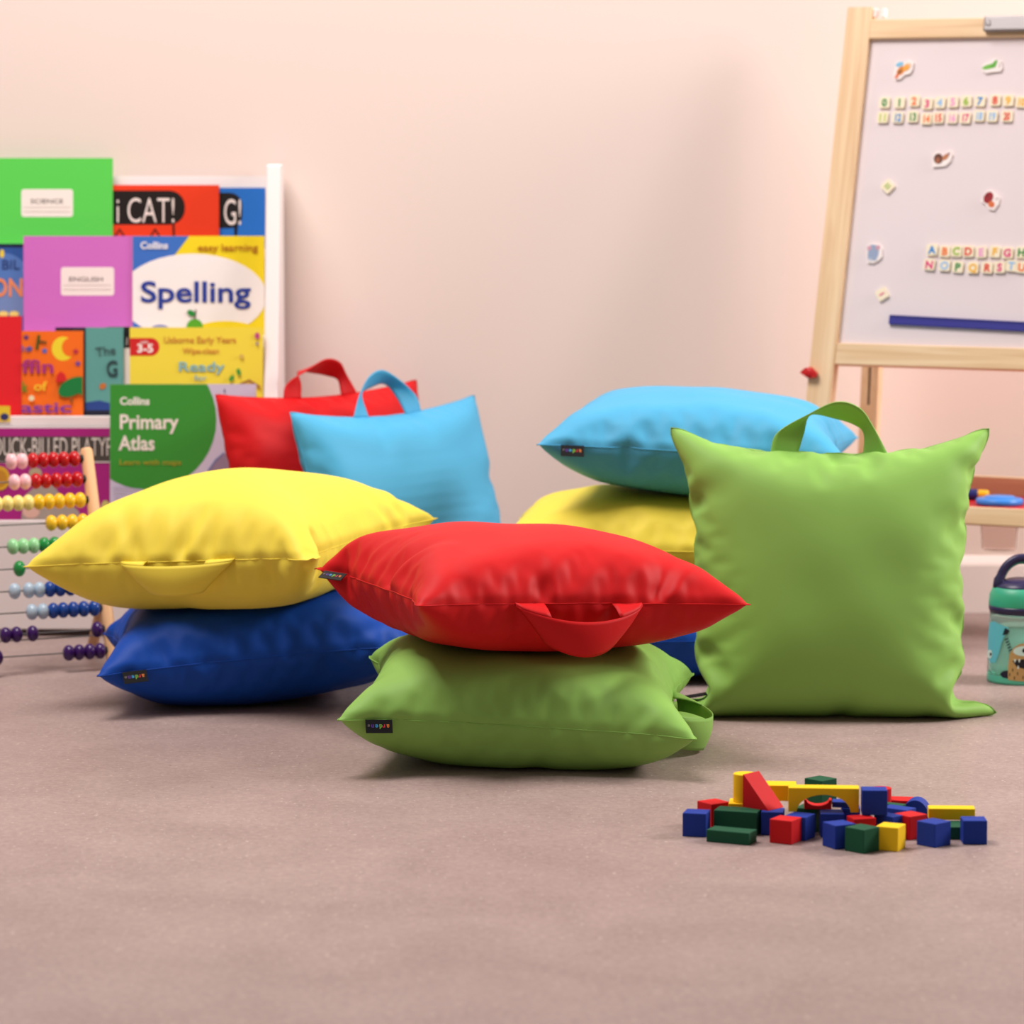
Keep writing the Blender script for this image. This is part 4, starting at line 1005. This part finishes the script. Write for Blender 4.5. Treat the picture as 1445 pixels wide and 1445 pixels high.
# ================================================================== BUILDING BLOCKS
BA = 0.028
BM = {'blue': mat('blue_block_paint', (30, 58, 152), 0.65, 0.2, bump=(500, 0.1, 0.0004)), 'red': mat('red_block_paint', (206, 26, 32), 0.65, 0.2, bump=(500, 0.1, 0.0004)),
      'yellow': mat('yellow_block_paint', (244, 202, 28), 0.65, 0.2, bump=(500, 0.1, 0.0004)), 'green': mat('dark_green_block_paint', (26, 84, 58), 0.65, 0.2, bump=(500, 0.1, 0.0004))}
GRP = 'wooden building blocks on the floor'
def block(colr, px, py, th, label, l=BA, w=BA, h=BA, z=0.0, shape='box', name='toy_block'):
    """nearest bottom corner at the pixel; left face length l, right face length w, th = turn of the left face"""
    c = at_z(px, py, z); c.z += 0.0002 if z > 0 else 0.0001
    a = D(th); r = empty(name, c, label, 'building block', GRP, Matrix.Rotation(-a, 3, 'Z'))
    b = MB()
    if shape == 'box': b.box(-l, 0, 0, w, 0, h)
    elif shape == 'wedge': b.prism([(-l, 0), (0, 0), (-l * 0.97, h), (-l, h)][:3] if False else [(-l, 0), (0, 0), (-l + 0.001, h), (-l, h)], 0, w)
    elif shape == 'arch':
        rx, rz = l * 0.38, h * 0.72
        pts = [(-l, 0), (-l / 2 - rx, 0)] + [(-l / 2 - rx * math.cos(t), rz * math.sin(t)) for t in [PI * i / 24 for i in range(1, 24)]] + [(-l / 2 + rx, 0), (0, 0), (0, h), (-l, h)]
        n = len(pts)
        # build as a ring so the concave face stays clean
        inner = pts[1:-3]; m = len(inner)
        outer = [(-l, 0)] + [(-l + l * i / (m - 3), h) for i in range(m - 2)] + [(0, 0)]
        vs = []
        for y in (0, w):
            vs += [Vector((x, y, zz)) for x, zz in inner] + [Vector((x, y, zz)) for x, zz in outer]
        F = []
        for i in range(m - 1):
            F.append((i, i + 1, m + i + 1, m + i)); F.append((2 * m + i + 1, 2 * m + i, 3 * m + i, 3 * m + i + 1))
            F.append((i + 1, i, 2 * m + i, 2 * m + i + 1)); F.append((m + i, m + i + 1, 3 * m + i + 1, 3 * m + i))
        F.append((0, m, 3 * m, 2 * m)); F.append((m - 1, 3 * m - 1, 4 * m - 1, 2 * m - 1))
        b.add(vs, F)
    elif shape == 'hollow':      # arch lying on its back, hollow side up
        pts = [(-l, 0), (0, 0), (0, h)] + [(-l / 2 + l * 0.42 * math.cos(t), h - h * 0.62 * math.sin(t)) for t in [PI * i / 16 for i in range(17)]] + [(-l, h)]
        n = len(pts); top_ = pts[2:]; m = len(top_); bot_ = [(x, 0) for x, _ in top_]
        vs = []
        for y in (0, w): vs += [Vector((x, y, zz)) for x, zz in top_] + [Vector((x, y, 0)) for x, _ in bot_]
        F = []
        for i in range(m - 1):
            F.append((i, i + 1, m + i + 1, m + i)); F.append((2 * m + i + 1, 2 * m + i, 3 * m + i, 3 * m + i + 1)); F.append((i + 1, i, 2 * m + i, 2 * m + i + 1)); F.append((m + i, m + i + 1, 3 * m + i + 1, 3 * m + i))
        F.append((0, m, 3 * m, 2 * m)); F.append((m - 1, 3 * m - 1, 4 * m - 1, 2 * m - 1))
        b.add(vs, F)
    elif shape == 'half':        # half-round block standing on its flat side
        pts = [(-l / 2 + l / 2 * math.cos(t), h * math.sin(t)) for t in [PI * i / 24 for i in range(25)]]
        b.prism(pts, 0, w)
    elif shape == 'cyl': b.lathe([(0, 0), (l / 2, 0), (l / 2, h), (0, h)], 36, Matrix.Translation((0, 0, 0)))
    o = b.build('painted_wood', BM[colr], r, bevel=0.0008 if shape not in ('arch', 'hollow') else 0.0005)
    if shape == 'cyl':
        for p in o.data.polygons: p.use_smooth = False
    return r
Bk = block
Bk('blue', 996, 1182, 14, 'blue cube at the far left end of the block pile')
Bk('red', 1004, 1168, 55, 'red cube just behind the leftmost blue cube')
Bk('green', 1067.5, 1180, 18, 'long thick dark green block under the red wedge', l=0.052)
Bk('green', 1056.7, 1193.4, 25, 'low dark green plank lying at the front left of the pile', l=0.053, w=0.026, h=0.0145)
Bk('yellow', 1092, 1168, 6, 'yellow block the yellow cylinder stands on', l=0.054, w=0.034)
Bk('yellow', 1051, 1131, 0, 'yellow upright cylinder behind the red wedge', h=0.034, z=BA, shape='cyl', name='toy_cylinder')
Bk('red', 1084.5, 1144.5, 41, 'red triangular wedge on top of the pile', l=0.038, w=0.030, h=0.039, z=BA, shape='wedge', name='toy_wedge')
Bk('yellow', 1212, 1147, 4, 'big yellow bridge arch on top of the pile', l=0.0825, w=0.022, h=0.0285, z=BA, shape='arch', name='toy_arch')
Bk('yellow', 1124, 1131, 3, 'yellow block behind the left end of the bridge arch', l=0.040, w=0.030, h=0.019, z=BA)
Bk('green', 1159, 1138, 47, 'dark green cube seen through and above the bridge arch', z=0.008, h=0.031)
Bk('blue', 1105, 1179.5, 8, 'blue cube between the long green block and the front red cube', l=0.026)
Bk('blue', 1136.2, 1187.2, 30, 'blue cube touching the right side of the front red cube', l=0.027)
Bk('red', 1116.4, 1192.6, 30, 'red cube at the front, left of centre')
Bk('green', 1151, 1175.5, 28, 'dark green cube under the left foot of the bridge arch')
Bk('blue', 1191, 1182, 2, 'blue cube under the middle of the bridge arch', l=0.0275)
Bk('red', 1173.5, 1142.5, 3, 'small red hollow block under the bridge arch', l=0.032, w=0.016, h=0.011, z=BA, shape='hollow', name='toy_arch')
Bk('blue', 1203, 1140.5, 6, 'blue plank end under the right of the bridge arch', l=0.024, w=0.020, h=0.007, z=BA)
Bk('blue', 1213.5, 1174, 4, 'dark blue block under the right foot of the bridge arch', l=0.022, w=0.024)
Bk('blue', 1178.5, 1199.3, 63, 'blue cube at the front, left of the green cube', l=0.028)
Bk('green', 1218.7, 1205.5, 45, 'dark green cube at the very front of the pile')
Bk('yellow', 1266.8, 1202.5, 25, 'yellow cube at the front, right of the green cube', l=0.027)
Bk('red', 1205, 1189, 74, 'red cube behind the front green cube', l=0.024, w=0.0275, h=0.0275)
Bk('blue', 1259, 1186.5, 48, 'blue cube behind the front yellow cube', l=0.028, w=0.018)
Bk('red', 1283.5, 1186.2, 53, 'red cube between the front yellow cube and the right-hand blue cube', l=0.0275)
Bk('blue', 1252.2, 1151, 2, 'blue cube on top of the pile, right of the bridge arch', z=BA, l=0.0295, w=0.026, h=0.0295)
Bk('red', 1287, 1147, 10, 'flat red plank behind the raised blue cube', l=0.029, w=0.028, h=0.0145)
Bk('red', 1243, 1146, 0, 'red cylinder mostly hidden behind the raised blue cube', h=0.030, l=0.025, shape='cyl', name='toy_cylinder')
Bk('green', 1272, 1159, 30, 'thin green plank between the raised blue cube and the red plank', l=0.036, w=0.014, h=0.019)
Bk('blue', 1279, 1169, 38, 'low blue plank in front of the red plank', l=0.036, w=0.022, h=0.0215)
Bk('blue', 1311, 1156, 14, 'blue half-round block left of the yellow plank', l=0.034, w=0.026, h=0.022, shape='half', name='toy_half_round')
Bk('yellow', 1376, 1157.8, 3, 'long yellow plank at the right, on top of the green one', l=0.0545, w=0.022, h=0.0135, z=0.015)
Bk('green', 1385, 1185, 1, 'long green plank under the yellow plank', l=0.058, w=0.040, h=0.0148)
Bk('blue', 1319, 1197, 48, 'blue cube set cornerwise at the front right')
Bk('blue', 1393, 1192, 0, 'blue cube at the far right end of the block pile')

# ================================================================== LIGHT AND CAMERA
def area(name, loc, target, size, power, col, sizey=None):
    l = bpy.data.lights.new(name, 'AREA'); l.energy = power; l.color = col; l.size = size
    if sizey: l.shape = 'RECTANGLE'; l.size_y = sizey
    o = bpy.data.objects.new(name, l); COL.objects.link(o); o.location = loc
    o.rotation_euler = (Vector(target) - Vector(loc)).to_track_quat('-Z', 'Y').to_euler(); return o
area('softbox_right', (2.7, 4.95, 1.7), (0.2, 4.75, 0.2), 1.0, 84, (1.0, 0.92, 0.89))
area('softbox_left', (-0.9, 4.6, 3.1), (0.1, 4.9, 0.2), 1.4, 108, (1.0, 0.92, 0.89))
w = bpy.data.worlds.new('studio_room'); SC.world = w; w.use_nodes = True
bg = w.node_tree.nodes['Background']; bg.inputs[0].default_value = (1.0, 0.88, 0.84, 1); bg.inputs[1].default_value = 0.24

cd = bpy.data.cameras.new('camera'); cam = bpy.data.objects.new('camera', cd); COL.objects.link(cam)
cam.location = CAM; cam.rotation_euler = (PI / 2 - PITCH, 0, 0)
cd.sensor_width = 36; cd.lens = FPX / 1445 * 36; cd.clip_start = 0.05; cd.clip_end = 60
cd.dof.use_dof = True; cd.dof.focus_distance = 4.5; cd.dof.aperture_fstop = 5.8
SC.camera = cam
vs_ = SC.view_settings; vs_.view_transform = 'Standard'; vs_.look = 'None'; vs_.gamma = 1.0; vs_.exposure = 0.0; vs_.use_curve_mapping = False
